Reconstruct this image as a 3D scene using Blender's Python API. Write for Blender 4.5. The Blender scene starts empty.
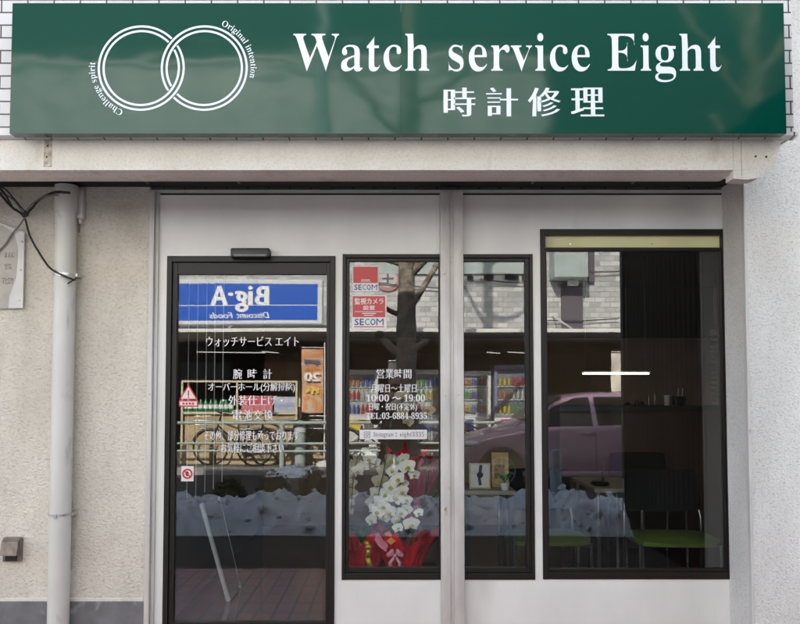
import bpy, bmesh, math, random
from mathutils import Vector, Matrix, noise
random.seed(7)
S = bpy.context.scene
COL = S.collection
R = math.radians
# ------------------------------------------------------------------ camera
F = 768.0                     # focal length in photo pixels (photo is 800 wide)
PX, PY, PITCH = 395.0, 353.0, R(2.6)
CAM = Vector((0.0, -4.6, 1.45))
cd = bpy.data.cameras.new('camera'); cam = bpy.data.objects.new('camera', cd); COL.objects.link(cam)
cd.sensor_fit = 'HORIZONTAL'; cd.sensor_width = 36; cd.lens = 36 * F / 800
cd.shift_x = (400 - PX) / 800; cd.shift_y = (PY - 312) / 800
cd.clip_start = 0.005; cd.clip_end = 400
cam.location = CAM; cam.rotation_euler = (R(90) + PITCH, 0, 0)
S.camera = cam
# ------------------------------------------------------------------ world and sun
SUN_EL, SUN_AZ = 33.0, 16.0          # sun stands behind the shop, a little to the left
w = bpy.data.worlds.new('World'); S.world = w; w.use_nodes = True
nt = w.node_tree
sky = nt.nodes.new('ShaderNodeTexSky'); sky.sky_type = 'NISHITA'; sky.sun_disc = False
sky.sun_elevation = R(SUN_EL); sky.sun_rotation = R(-SUN_AZ); sky.dust_density = 1.5; sky.ozone_density = 1.0
hs = nt.nodes.new('ShaderNodeHueSaturation'); hs.inputs['Saturation'].default_value = .60     # desaturated to take the blue cast off the skylight
nt.links.new(sky.outputs[0], hs.inputs['Color']); nt.links.new(hs.outputs[0], nt.nodes['Background'].inputs[0])
nt.nodes['Background'].inputs[1].default_value = 0.135
sl = bpy.data.lights.new('sun', 'SUN'); so = bpy.data.objects.new('sun', sl); COL.objects.link(so)
sl.energy = 3.5; sl.angle = R(0.5); sl.color = (1.0, 0.93, 0.82)
sdir = Vector((math.sin(R(SUN_AZ)) * math.cos(R(SUN_EL)), -math.cos(R(SUN_AZ)) * math.cos(R(SUN_EL)), -math.sin(R(SUN_EL))))
so.rotation_euler = sdir.to_track_quat('-Z', 'Y').to_euler(); so.location = (-3, 8, 12)
S.view_settings.view_transform = 'Standard'; S.view_settings.look = 'None'
S.view_settings.gamma = 1; S.view_settings.exposure = 2.58; S.view_settings.use_curve_mapping = False
S.render.engine = 'CYCLES'
S.cycles.max_bounces = 10; S.cycles.diffuse_bounces = 4; S.cycles.transparent_max_bounces = 16
S.cycles.sample_clamp_indirect = 8; S.cycles.use_adaptive_sampling = False
try: S.cycles.use_denoising = True
except Exception: pass

# ------------------------------------------------------------------ helpers
def at(px, py, Y):
    """world point on the plane y=Y seen at photo pixel (px,py)"""
    u, v = (px - PX) / F, (PY - py) / F
    d = Vector((u, math.cos(PITCH) - v * math.sin(PITCH), math.sin(PITCH) + v * math.cos(PITCH)))
    return CAM + d * ((Y - CAM.y) / d.y)
def ref(px, py, m):
    """point m metres in front of the shop glass that the glass mirrors at (px,py)"""
    p = at(px, py, m); return Vector((p.x, -m, p.z))
def gx(px, py, Y): return at(px, py, Y).x
def gz(px, py, Y): return at(px, py, Y).z

ORG = {}
class MB:
    def __init__(s): s.bm = bmesh.new()
    def box(s, x0, x1, y0, y1, z0, z1, bev=0, seg=2):
        c = Vector(((x0+x1)/2, (y0+y1)/2, (z0+z1)/2))
        d = (abs(x1-x0), abs(y1-y0), abs(z1-z0))
        r = bmesh.ops.create_cube(s.bm, size=1, matrix=Matrix.Translation(c) @ Matrix.Diagonal((*d, 1)))
        if bev:
            es = {e for v in r['verts'] for e in v.link_edges}
            bmesh.ops.bevel(s.bm, geom=list(es), offset=min(bev, min(d)*.45), segments=seg, affect='EDGES', profile=.5)
        return s
    def obox(s, M, sx, sy, sz, bev=0):
        r = bmesh.ops.create_cube(s.bm, size=1, matrix=M @ Matrix.Diagonal((sx, sy, sz, 1)))
        if bev:
            es = {e for v in r['verts'] for e in v.link_edges}
            bmesh.ops.bevel(s.bm, geom=list(es), offset=bev, segments=2, affect='EDGES', profile=.5)
        return s
    def tube(s, pts, r, seg=10, cap=True):
        pts = [Vector(p) for p in pts]; n = len(pts)
        rs = r if isinstance(r, (list, tuple)) else [r]*n
        rings = []; ref_v = None
        for i, p in enumerate(pts):
            t = (pts[min(i+1, n-1)] - pts[max(i-1, 0)]).normalized()
            if ref_v is None: ref_v = t.orthogonal().normalized()
            ref_v = (ref_v - t * ref_v.dot(t))
            if ref_v.length < 1e-6: ref_v = t.orthogonal()
            ref_v.normalize(); b = t.cross(ref_v)
            rings.append([s.bm.verts.new(p + (ref_v*math.cos(2*math.pi*k/seg) + b*math.sin(2*math.pi*k/seg)) * rs[i]) for k in range(seg)])
        for a, b in zip(rings, rings[1:]):
            for k in range(seg): s.bm.faces.new((a[k], a[(k+1) % seg], b[(k+1) % seg], b[k]))
        if cap:
            s.bm.faces.new(rings[0][::-1]); s.bm.faces.new(rings[-1])
        return s
    def lathe(s, c, prof, seg=24, axis='Z', wob=None):
        rings = []
        for i, (r, h) in enumerate(prof):
            ring = []
            for k in range(seg):
                a = 2*math.pi*k/seg
                rr, hh = (r, h) if wob is None else wob(r, h, a, i)
                if axis == 'Z': v = Vector((math.cos(a)*rr, math.sin(a)*rr, hh))
                elif axis == 'Y': v = Vector((math.cos(a)*rr, hh, math.sin(a)*rr))
                else: v = Vector((hh, math.cos(a)*rr, math.sin(a)*rr))
                ring.append(s.bm.verts.new(Vector(c) + v))
            rings.append(ring)
        for a, b in zip(rings, rings[1:]):
            for k in range(seg): s.bm.faces.new((a[k], a[(k+1) % seg], b[(k+1) % seg], b[k]))
        if wob is None or True:
            s.bm.faces.new(rings[0][::-1])
            if wob is None: s.bm.faces.new(rings[-1])
        return s
    def prism(s, pts, y0, y1):
        a = [s.bm.verts.new((p[0], y0, p[1])) for p in pts]; b = [s.bm.verts.new((p[0], y1, p[1])) for p in pts]
        n = len(pts)
        for i in range(n): s.bm.faces.new((a[i], a[(i+1) % n], b[(i+1) % n], b[i]))
        s.bm.faces.new(a[::-1]); s.bm.faces.new(b); return s
    def prism_x(s, pts, x0, x1):
        a = [s.bm.verts.new((x0, p[0], p[1])) for p in pts]; b = [s.bm.verts.new((x1, p[0], p[1])) for p in pts]
        n = len(pts)
        for i in range(n): s.bm.faces.new((a[i], a[(i+1) % n], b[(i+1) % n], b[i]))
        s.bm.faces.new(a[::-1]); s.bm.faces.new(b); return s
    def ball(s, c, rx, ry=None, rz=None, sub=2, rot=None):
        M = Matrix.Translation(Vector(c)) @ (rot.to_4x4() if rot else Matrix.Identity(4)) @ Matrix.Diagonal((rx, ry or rx, rz or rx, 1))
        bmesh.ops.create_icosphere(s.bm, subdivisions=sub, radius=1, matrix=M); return s
    def add(s, verts, faces):
        vs = [s.bm.verts.new(v) for v in verts]
        for f in faces:
            try: s.bm.faces.new([vs[i] for i in f])
            except ValueError: pass
        return s
    def build(s, name, mat, parent=None, smooth=False, origin=None):
        bm = s.bm; bmesh.ops.recalc_face_normals(bm, faces=bm.faces)
        if parent is not None: org = ORG[parent.name]
        elif origin is not None: org = Vector(origin)
        else:
            xs = [v.co.x for v in bm.verts]; ys = [v.co.y for v in bm.verts]; zs = [v.co.z for v in bm.verts]
            org = Vector(((min(xs)+max(xs))/2, (min(ys)+max(ys))/2, min(zs)))
        bmesh.ops.translate(bm, verts=bm.verts, vec=-org)
        me = bpy.data.meshes.new(name); bm.to_mesh(me); bm.free(); me.materials.append(mat)
        if smooth:
            for p in me.polygons: p.use_smooth = True
            if smooth != 'all':
                try: me.set_sharp_from_angle(angle=R(35))
                except Exception: pass
        o = bpy.data.objects.new(name, me); COL.objects.link(o); ORG[o.name] = org
        if parent is not None: o.parent = parent
        else: o.location = org
        return o
def tag(o, label, cat, group=None, kind=None):
    o['label'] = label; o['category'] = cat
    if group: o['group'] = group
    if kind: o['kind'] = kind
    return o
def struct(o): o['kind'] = 'structure'; return o
def thing(name, loc, label, cat, group=None):
    o = bpy.data.objects.new(name, None); COL.objects.link(o); o.location = loc; o.empty_display_size = .1
    ORG[o.name] = Vector(loc); return tag(o, label, cat, group)
def dup(root, loc, rz=0, label=None, scale=None):
    r = root.copy(); COL.objects.link(r); r.location = loc; r.rotation_euler = (0, 0, rz)
    if label: r['label'] = label
    if scale: r.scale = (scale,)*3
    for ch in list(root.children):
        c = ch.copy(); COL.objects.link(c); c.parent = r
        for g in list(ch.children):
            d = g.copy(); COL.objects.link(d); d.parent = c
    return r

# ------------------------------------------------------------------ materials
def mat(name, col, rough=.6, metal=0, spec=.5, var=0, vscale=4, bump=0, bscale=60, bdist=.01, em=None, emcol=None, col2=None, detail=4, streak=0):
    m = bpy.data.materials.new(name); m.use_nodes = True; t = m.node_tree; b = t.nodes['Principled BSDF']
    b.inputs['Base Color'].default_value = (*col, 1); b.inputs['Roughness'].default_value = rough
    b.inputs['Metallic'].default_value = metal; b.inputs['Specular IOR Level'].default_value = spec
    tc = t.nodes.new('ShaderNodeTexCoord')
    if var or col2:
        n = t.nodes.new('ShaderNodeTexNoise'); n.inputs['Scale'].default_value = vscale; n.inputs['Detail'].default_value = detail
        src = tc.outputs['Object']
        if streak:
            mp = t.nodes.new('ShaderNodeMapping'); mp.inputs['Scale'].default_value = (1, 1, streak); t.links.new(src, mp.inputs[0]); src = mp.outputs[0]
        t.links.new(src, n.inputs['Vector'])
        cr = t.nodes.new('ShaderNodeValToRGB'); cr.color_ramp.elements[0].position = .35; cr.color_ramp.elements[1].position = .65
        c2 = col2 or tuple(min(1, c*(1+var)) for c in col)
        c1 = col if col2 else tuple(c*(1-var) for c in col)
        cr.color_ramp.elements[0].color = (*c1, 1); cr.color_ramp.elements[1].color = (*c2, 1)
        t.links.new(n.outputs[0], cr.inputs[0]); t.links.new(cr.outputs[0], b.inputs['Base Color'])
    if bump:
        n = t.nodes.new('ShaderNodeTexNoise'); n.inputs['Scale'].default_value = bscale; n.inputs['Detail'].default_value = 3
        t.links.new(tc.outputs['Object'], n.inputs['Vector'])
        bp = t.nodes.new('ShaderNodeBump'); bp.inputs['Strength'].default_value = bump; bp.inputs['Distance'].default_value = bdist
        t.links.new(n.outputs[0], bp.inputs['Height']); t.links.new(bp.outputs[0], b.inputs['Normal'])
    if em:
        b.inputs['Emission Color'].default_value = (*(emcol or col), 1); b.inputs['Emission Strength'].default_value = em
    return m
def tiles(name, c1, c2, mortar, tw, th, gap, rough=.4, plane='XZ', bump=.3, offset=.5, spec=.5, dirt=.15):
    m = bpy.data.materials.new(name); m.use_nodes = True; t = m.node_tree; b = t.nodes['Principled BSDF']
    g = t.nodes.new('ShaderNodeNewGeometry'); sp = t.nodes.new('ShaderNodeSeparateXYZ'); t.links.new(g.outputs['Position'], sp.inputs[0])
    cb = t.nodes.new('ShaderNodeCombineXYZ'); t.links.new(sp.outputs['X'], cb.inputs[0]); t.links.new(sp.outputs['Z' if plane == 'XZ' else 'Y'], cb.inputs[1])
    br = t.nodes.new('ShaderNodeTexBrick'); t.links.new(cb.outputs[0], br.inputs['Vector'])
    br.offset = offset; br.inputs['Scale'].default_value = 1; br.inputs['Color1'].default_value = (*c1, 1); br.inputs['Color2'].default_value = (*c2, 1)
    br.inputs['Mortar'].default_value = (*mortar, 1); br.inputs['Mortar Size'].default_value = gap; br.inputs['Mortar Smooth'].default_value = .1
    br.inputs['Brick Width'].default_value = tw; br.inputs['Row Height'].default_value = th; br.inputs['Bias'].default_value = 0
    n = t.nodes.new('ShaderNodeTexNoise'); n.inputs['Scale'].default_value = 1.3; n.inputs['Detail'].default_value = 6; t.links.new(g.outputs['Position'], n.inputs['Vector'])
    mr = t.nodes.new('ShaderNodeMapRange'); mr.inputs['From Min'].default_value = .3; mr.inputs['From Max'].default_value = .7
    mr.inputs['To Min'].default_value = 1-dirt; mr.inputs['To Max'].default_value = 1+dirt; t.links.new(n.outputs[0], mr.inputs[0])
    mx = t.nodes.new('ShaderNodeVectorMath'); mx.operation = 'SCALE'; t.links.new(br.outputs[0], mx.inputs[0]); t.links.new(mr.outputs[0], mx.inputs['Scale'])
    t.links.new(mx.outputs[0], b.inputs['Base Color']); b.inputs['Roughness'].default_value = rough; b.inputs['Specular IOR Level'].default_value = spec
    bp = t.nodes.new('ShaderNodeBump'); bp.invert = True; bp.inputs['Strength'].default_value = bump; bp.inputs['Distance'].default_value = .004
    t.links.new(br.outputs['Fac'], bp.inputs['Height']); t.links.new(bp.outputs[0], b.inputs['Normal'])
    return m
def glass(name, f0=.06, tint=(.93, .95, .94), wave=.0):
    m = bpy.data.materials.new(name); m.use_nodes = True; t = m.node_tree
    for n in list(t.nodes): t.nodes.remove(n)
    out = t.nodes.new('ShaderNodeOutputMaterial'); tr = t.nodes.new('ShaderNodeBsdfTransparent'); gl = t.nodes.new('ShaderNodeBsdfGlossy')
    tr.inputs[0].default_value = (*tint, 1); gl.inputs['Roughness'].default_value = 0.0
    g = t.nodes.new('ShaderNodeNewGeometry'); d = t.nodes.new('ShaderNodeVectorMath'); d.operation = 'DOT_PRODUCT'
    t.links.new(g.outputs['Normal'], d.inputs[0]); t.links.new(g.outputs['Incoming'], d.inputs[1])
    def mt(op, a, b=None):
        n = t.nodes.new('ShaderNodeMath'); n.operation = op
        for i, v in enumerate((a, b)):
            if v is None: continue
            if isinstance(v, (int, float)): n.inputs[i].default_value = v
            else: t.links.new(v, n.inputs[i])
        return n.outputs[0]
    c = mt('ABSOLUTE', d.outputs['Value']); k = mt('POWER', mt('SUBTRACT', 1, c), 5); f = mt('ADD', mt('MULTIPLY', k, 1-f0), f0)
    mx = t.nodes.new('ShaderNodeMixShader'); t.links.new(f, mx.inputs[0]); t.links.new(tr.outputs[0], mx.inputs[1]); t.links.new(gl.outputs[0], mx.inputs[2])
    if wave:
        n = t.nodes.new('ShaderNodeTexNoise'); n.inputs['Scale'].default_value = 1.6; n.inputs['Detail'].default_value = 0
        t.links.new(g.outputs['Position'], n.inputs['Vector'])
        bp = t.nodes.new('ShaderNodeBump'); bp.inputs['Strength'].default_value = 1; bp.inputs['Distance'].default_value = wave
        t.links.new(n.outputs[0], bp.inputs['Height']); t.links.new(bp.outputs[0], gl.inputs['Normal'])
    t.links.new(mx.outputs[0], out.inputs[0]); return m

M = {}
def stucco(name, c1, c2, scale, dist, strength=1, dirt=None, grad=None):
    """trowelled render: two sizes of relief, blotchy colour, faint vertical dirt"""
    m = bpy.data.materials.new(name); m.use_nodes = True; t = m.node_tree; b = t.nodes['Principled BSDF']
    b.inputs['Roughness'].default_value = .85; b.inputs['Specular IOR Level'].default_value = .25
    g = t.nodes.new('ShaderNodeNewGeometry')
    n1 = t.nodes.new('ShaderNodeTexNoise'); n1.inputs['Scale'].default_value = scale; n1.inputs['Detail'].default_value = 5; n1.inputs['Distortion'].default_value = .8
    mp = t.nodes.new('ShaderNodeMapping'); mp.inputs['Scale'].default_value = (1, 1, 1.5)
    t.links.new(g.outputs['Position'], mp.inputs[0]); t.links.new(mp.outputs[0], n1.inputs['Vector'])
    bp = t.nodes.new('ShaderNodeBump'); bp.inputs['Strength'].default_value = strength; bp.inputs['Distance'].default_value = dist
    t.links.new(n1.outputs[0], bp.inputs['Height']); t.links.new(bp.outputs[0], b.inputs['Normal'])
    n2 = t.nodes.new('ShaderNodeTexNoise'); n2.inputs['Scale'].default_value = 2.2; n2.inputs['Detail'].default_value = 7
    mp2 = t.nodes.new('ShaderNodeMapping'); mp2.inputs['Scale'].default_value = (1.6, 1, .6)
    t.links.new(g.outputs['Position'], mp2.inputs[0]); t.links.new(mp2.outputs[0], n2.inputs['Vector'])
    cr = t.nodes.new('ShaderNodeValToRGB'); cr.color_ramp.elements[0].position = .32; cr.color_ramp.elements[1].position = .62
    cr.color_ramp.elements[0].color = (*c1, 1); cr.color_ramp.elements[1].color = (*c2, 1); t.links.new(n2.outputs[0], cr.inputs[0])
    # pits of the relief hold dirt
    cr2 = t.nodes.new('ShaderNodeValToRGB'); cr2.color_ramp.elements[0].position = .33; cr2.color_ramp.elements[1].position = .5
    cr2.color_ramp.elements[0].color = (.62, .6, .57, 1); cr2.color_ramp.elements[1].color = (1, 1, 1, 1); t.links.new(n1.outputs[0], cr2.inputs[0])
    mx = t.nodes.new('ShaderNodeMix'); mx.data_type = 'RGBA'; mx.blend_type = 'MULTIPLY'; mx.inputs[0].default_value = .6 if dirt is None else dirt
    t.links.new(cr.outputs[0], mx.inputs[6]); t.links.new(cr2.outputs[0], mx.inputs[7]); t.links.new(mx.outputs[2], b.inputs['Base Color'])
    return m
M['stucco'] = stucco('coarse render', (.62, .585, .505), (.75, .71, .62), 50, .011, dirt=.45)
M['stucco_fine'] = stucco('pale fine render', (.71, .70, .66), (.82, .815, .78), 80, .009, dirt=.6)
M['stucco_beam'] = stucco('cream beam render', (.74, .70, .62), (.81, .78, .71), 80, .006, dirt=.35)
M['plinth'] = mat('grey cement', (.17, .17, .175), .85, var=.18, vscale=7, bump=.5, bscale=50, bdist=.004)
M['panel'] = mat('white painted steel', (.80, .80, .765), .42, var=.055, vscale=2.5, bump=.05, bscale=3, bdist=.004, streak=.5)
M['alu'] = mat('dull painted aluminium', (.62, .60, .57), .38, var=.07, vscale=9, streak=.3)
M['alu2'] = mat('pale painted post', (.60, .58, .55), .45, var=.10, vscale=14, streak=.25)
M['bronze'] = mat('dark bronze anodised frame', (.012, .0095, .008), .42, metal=.0, spec=.35, var=.15, vscale=8)
M['black'] = mat('black plastic', (.012, .012, .012), .4)
M['soffit'] = mat('dark soffit board', (.016, .014, .013), .8, var=.2)
M['gasket'] = mat('black gasket', (.01, .01, .01), .7)
M['vinylw'] = mat('white vinyl letters', (.82, .82, .82), .5)
M['signw'] = mat('white sign letters', (.80, .86, .90), .45)
M['white'] = mat('white paint', (.75, .75, .74), .45, var=.04)
M['red'] = mat('red print', (.62, .035, .04), .45)
M['blueprint'] = mat('blue print', (.03, .09, .22), .45)
M['teal'] = mat('teal print', (.02, .32, .36), .45)
M['pvc'] = mat('grey white pvc', (.62, .615, .58), .42, var=.06, vscale=5, streak=.35)
M['steel'] = mat('brushed steel', (.55, .55, .55), .3, metal=1)
M['chrome'] = mat('bright tube', (.26, .265, .27), .3, metal=1)
M['cable'] = mat('black cable', (.018, .018, .018), .55)
M['cablegrey'] = mat('grey cable', (.20, .19, .18), .6)
M['tileband'] = tiles('white facade tiles', (.63, .62, .60), (.70, .69, .68), (.05, .05, .05), .134, .066, .004, .35, dirt=.06)
M['glass'] = glass('window glass', .078, wave=.0004)
M['carglass'] = glass('car glass', .06, (.35, .38, .38))

def add_spots(m, col, scale, lo, hi, stretch=1):
    t = m.node_tree; b = t.nodes['Principled BSDF']; inp = b.inputs['Base Color']
    g = t.nodes.new('ShaderNodeNewGeometry'); mp = t.nodes.new('ShaderNodeMapping'); mp.inputs['Scale'].default_value = (1, 1, stretch)
    n = t.nodes.new('ShaderNodeTexNoise'); n.inputs['Scale'].default_value = scale; n.inputs['Detail'].default_value = 6
    t.links.new(g.outputs['Position'], mp.inputs[0]); t.links.new(mp.outputs[0], n.inputs['Vector'])
    mr = t.nodes.new('ShaderNodeMapRange'); mr.inputs['From Min'].default_value = lo; mr.inputs['From Max'].default_value = hi; t.links.new(n.outputs[0], mr.inputs[0])
    mx = t.nodes.new('ShaderNodeMix'); mx.data_type = 'RGBA'; t.links.new(mr.outputs[0], mx.inputs[0])
    if inp.is_linked: t.links.new(inp.links[0].from_socket, mx.inputs[6])
    else: mx.inputs[6].default_value = inp.default_value
    mx.inputs[7].default_value = (*col, 1); t.links.new(mx.outputs[2], inp)
add_spots(M['alu2'], (.36, .27, .18), 17, .68, .74, .6)
add_spots(M['alu'], (.38, .34, .29), 30, .68, .76, .5)
add_spots(M['pvc'], (.36, .33, .30), 13, .62, .80, .35)
add_spots(M['panel'], (.66, .65, .61), 3.0, .60, .80, .25)
add_spots(M['stucco'], (.42, .385, .32), 2.2, .58, .82, .45)
add_spots(M['stucco_beam'], (.52, .46, .37), 6, .60, .80, .5)
add_spots(M['plinth'], (.30, .30, .30), 9, .60, .72)
# ---- text
def serif(s):
    r = ''
    for ch in s:
        if 'A' <= ch <= 'Z': r += chr(0x1D400+ord(ch)-65)
        elif 'a' <= ch <= 'z': r += chr(0x1D41A+ord(ch)-97)
        elif '0' <= ch <= '9': r += chr(0x1D7CE+ord(ch)-48)
        else: r += ch
    return r
_tc = {}
def glyphs(s, ax=0, ay=0, res=4):
    """outline of a string as a flat mesh, strokes made ax wider / ay taller (em units)"""
    key = (s, ax, ay, res)
    if key in _tc: return _tc[key]
    cu = bpy.data.curves.new('t', 'FONT'); cu.body = s; cu.size = 1; cu.resolution_u = res
    o = bpy.data.objects.new('t', cu); COL.objects.link(o)
    for x in bpy.context.selected_objects: x.select_set(False)
    o.select_set(True); bpy.context.view_layer.objects.active = o
    bpy.ops.object.convert(target='CURVE')
    o = bpy.context.view_layer.objects.active; c = o.data
    big, A = 0, 0
    for sp in c.splines:
        p = [b.co for b in sp.bezier_points]; n = len(p)
        a = sum(p[i].x*p[(i+1) % n].y - p[(i+1) % n].x*p[i].y for i in range(n))/2
        if abs(a) > big: big, A = abs(a), a
    sg = 1 if A > 0 else -1
    for sp in c.splines:
        bp = sp.bezier_points; n = len(bp); D = []
        if n < 3: continue
        for i in range(n):
            t2 = bp[i].handle_right - bp[i].co
            if t2.length < 1e-5: t2 = bp[(i+1) % n].co - bp[i].co
            t1 = bp[i].co - bp[i].handle_left
            if t1.length < 1e-5: t1 = bp[i].co - bp[(i-1) % n].co
            if t1.length < 1e-6: t1 = t2
            if t2.length < 1e-6: t2 = t1
            if t1.length < 1e-6: D.append(Vector((0, 0, 0))); continue
            t1.normalize(); t2.normalize()
            n1 = Vector((t1.y, -t1.x, 0))*sg; n2 = Vector((t2.y, -t2.x, 0))*sg
            if n1.dot(n2) > .85: v = n1
            else: v = Vector((max(-1, min(1, n1.x+n2.x)), max(-1, min(1, n1.y+n2.y)), 0))
            D.append(Vector((v.x*ax, v.y*ay, 0)))
        for i in range(n):
            bp[i].handle_left_type = bp[i].handle_right_type = 'FREE'
            hl, hr, co = bp[i].handle_left.copy(), bp[i].handle_right.copy(), bp[i].co.copy()
            bp[i].co = co + D[i]; bp[i].handle_left = hl + D[i]; bp[i].handle_right = hr + D[i]
    bpy.context.view_layer.update()
    me = bpy.data.meshes.new_from_object(o.evaluated_get(bpy.context.evaluated_depsgraph_get()))
    V = [(v.co.x, v.co.y) for v in me.vertices]; Fc = [tuple(p.vertices) for p in me.polygons]
    bpy.data.objects.remove(o); bpy.data.meshes.remove(me)
    _tc[key] = (V, Fc); return V, Fc
MIN = dict(ax=.018, ay=-.009)      # a mincho look: heavy uprights, thin crossbars
def put_text(mb, s, x0, x1, z0, z1, y, flip=False, shear=0, **k):
    V, Fc = glyphs(s, **k)
    ax = min(v[0] for v in V); bx = max(v[0] for v in V); az = min(v[1] for v in V); bz = max(v[1] for v in V)
    out = []
    for u, v in V:
        p = (u-ax)/(bx-ax); q = (v-az)/(bz-az)
        if flip: p = 1-p
        out.append((x0+(x1-x0)*p + shear*q*(-1 if flip else 1), y, z0+(z1-z0)*q))
    mb.add(out, Fc)
def px_text(mb, s, px0, px1, py0, py1, Y, **k):
    a = at(px0, py1, Y); b = at(px1, py0, Y); put_text(mb, s, a.x, b.x, a.z, b.z, Y, **k)
def arc(mb, cx, cz, r0, r1, y0, y1, a0, a1, n=64):
    """flat ring segment with thickness in y"""
    vs = []; fs = []
    for i in range(n+1):
        a = a0+(a1-a0)*i/n; c, s_ = math.cos(a), math.sin(a)
        vs += [(cx+r0*c, y0, cz+r0*s_), (cx+r1*c, y0, cz+r1*s_), (cx+r1*c, y1, cz+r1*s_), (cx+r0*c, y1, cz+r0*s_)]
    for i in range(n):
        b = 4*i
        for k in range(4): fs.append((b+k, b+(k+1) % 4, b+4+(k+1) % 4, b+4+k))
    mb.add(vs, fs)
# ================================================================== GROUND
GZ, ROADZ = -0.02, -0.14
M['asphalt'] = mat('worn asphalt', (.045, .045, .048), .85, var=.25, vscale=3, bump=.6, bscale=220, bdist=.004)
M['pave'] = mat('dark paving', (.032, .027, .024), .8, var=.2, vscale=5, bump=.4, bscale=120, bdist=.003)
M['farpave'] = mat('pale paving', (.14, .135, .13), .8, var=.15, vscale=3, bump=.3, bscale=80, bdist=.003)
M['apron'] = tiles('red brown paving tiles', (.27, .066, .044), (.40, .105, .072), (.016, .010, .009), .113, .225, .010, .25, plane='XY', bump=.5, offset=0)
M['kerb'] = mat('kerb stone', (.32, .31, .30), .8, var=.15, vscale=6)
M['paint'] = mat('road paint', (.7, .7, .68), .7, var=.15, vscale=20)
def sheet(name, x0, x1, y0, y1, z, m, th=.2):
    return struct(MB().box(x0, x1, y0, y1, z-th, z).build(name, m, origin=(0, y1, z)))
sheet('terrain', -150, 150, -150, 150, -.36, M['pave'], .1)
sheet('road', -40, 40, -9.45, -3.95, ROADZ, M['asphalt'])
sheet('pavement', -40, 40, -3.8, -1.67, GZ, M['pave'])
sheet('tiled_pavement', -40, 40, -1.668, -.001, GZ+.001, M['apron'])
sheet('far_pavement', -40, 40, -20, -9.6, GZ, M['farpave'])
sheet('kerb', -40, 40, -3.948, -3.802, GZ+.004, M['kerb'], .25)
sheet('far_kerb', -40, 40, -9.598, -9.452, GZ+.004, M['kerb'], .25)
struct(MB().box(-40, 40, -4.5, -4.35, ROADZ-.004, ROADZ+.004).build('road_line', M['paint']))

# ================================================================== SHOP BUILDING
shop = thing('shop_building', (0, 0, 0), 'small shop building with white panelled front, cream beam and rendered side walls', 'building')
RWP = -.29            # plane of the right hand wall
BEAM = -.75
zs = 2.66             # soffit
XL = gx(148, 400, 0); XR = gx(724, 400, 0)
# left render wall and plinth
zpl = gz(75, 600, -.02)
mb = MB().box(-6, XL, -.02, .2, zpl, zs); mb.build('side_wall', M['stucco'], shop)
mb = MB().box(-6, XL+.004, -.034, .2, -.1, zpl-.006, .003); mb.build('plinth', M['plinth'], shop)
mb = MB().box(-6, XL, -.03, .19, zpl-.008, zpl+.012, .004); mb.build('wall_trim', M['stucco_beam'], shop)
# right wall (nearer), with its return
xr0 = gx(748, 400, RWP)
mb = MB(); mb.box(xr0, 7, RWP, .055, -.1, 5.85); mb.build('front_wall', M['stucco_fine'], shop)
mb = MB(); mb.box(xr0-.004, xr0+.012, RWP-.006, RWP+.03, -.1, gz(740, 186, RWP), .003); mb.build('corner_bead', M['alu2'], shop)
# beam above the shop front
zb0 = gz(400, 170, BEAM); zb1 = gz(400, 140, BEAM); zlip = gz(400, 178, BEAM+.09)
xe = gx(733, 160, BEAM)
prof = [(BEAM, zb0), (BEAM, zb1), (-.3, zb1), (-.3, zs+.05), (-.55, zs+.05), (-.58, zlip+.004), (BEAM+.09, zlip)]
MB().prism_x(prof, -6, xe).build('beam', M['stucco_beam'], shop)
P = lambda a, b, Y=BEAM: (at(a, b, Y).x, at(a, b, Y).z)
MB().prism([P(733.3, 139.5), P(783, 137), P(778, 152), P(773, 165), P(767, 173), P(758, 178), P(747, 179.5), P(733.3, 178.5)], BEAM, BEAM+.09).build('beam_end', M['stucco_beam'], shop)
MB().box(xe+.001, gx(765, 170, BEAM), BEAM+.091, RWP-.001, 2.635, zb1-.004).build('beam_end', M['stucco_beam'], shop)
MB().box(-6, xr0-.001, -.57, .0, zs, zs+.03).build('soffit', M['soffit'], shop)
# soffit access frames
for a, b in ((140, 236), (535, 640)):
    x0 = gx(a, 182, -.25); x1 = gx(b, 182, -.25)
    m2 = MB(); m2.box(x0, x1, -.30, -.292, zs-.008, zs-.001); m2.box(x0, x0+.012, -.292, -.12, zs-.008, zs-.001); m2.box(x1-.012, x1, -.292, -.12, zs-.008, zs-.001)
    m2.build('soffit_hatch', mat('dull grey trim', (.16, .15, .14), .6), shop)
# tile band behind the big sign and ledge under it
TB = -.76
xt1 = gx(792, 60, TB)
MB().box(-6, xt1, TB, -.31, zb1+.012, 5.85).build('tiled_wall', M['tileband'], shop)
m2 = MB(); m2.prism_x([(TB-.028, zb1+.03), (TB-.028, zb1+.012), (TB+.02, zb1+.001), (TB+.02, zb1+.03)], -6, xt1+.005)
m2.build('tile_ledge', M['tileband'], shop)
# rust streak and holes in the beam
M['rust'] = mat('rusty bracket scar', (.30, .24, .19), .9, col2=(.62, .56, .47), vscale=40)
p = at(48, 153, BEAM)
MB().box(gx(44, 150, BEAM), gx(52, 150, BEAM), BEAM-.002, BEAM+.01, gz(48, 167, BEAM), gz(48, 138, BEAM)+0, .001).build('repair_strip', M['rust'], shop)
for a, b in ((48, 146), (47, 157), (755.5, 156.5), (766, 156.8)):
    q = at(a, b, BEAM); MB().lathe((q.x, BEAM-.004, q.z), [(.005, 0), (.005, .02)], 10, 'Y').build('screw_hole', M['gasket'], shop)
m2 = MB(); q = at(741, 140, BEAM); m2.box(q.x-.0015, q.x+.0015, BEAM-.0006, BEAM+.01, gz(741, 176, BEAM), zb1-.002); m2.build('crack', mat('hairline crack', (.33, .31, .29), .9), shop)

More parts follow.
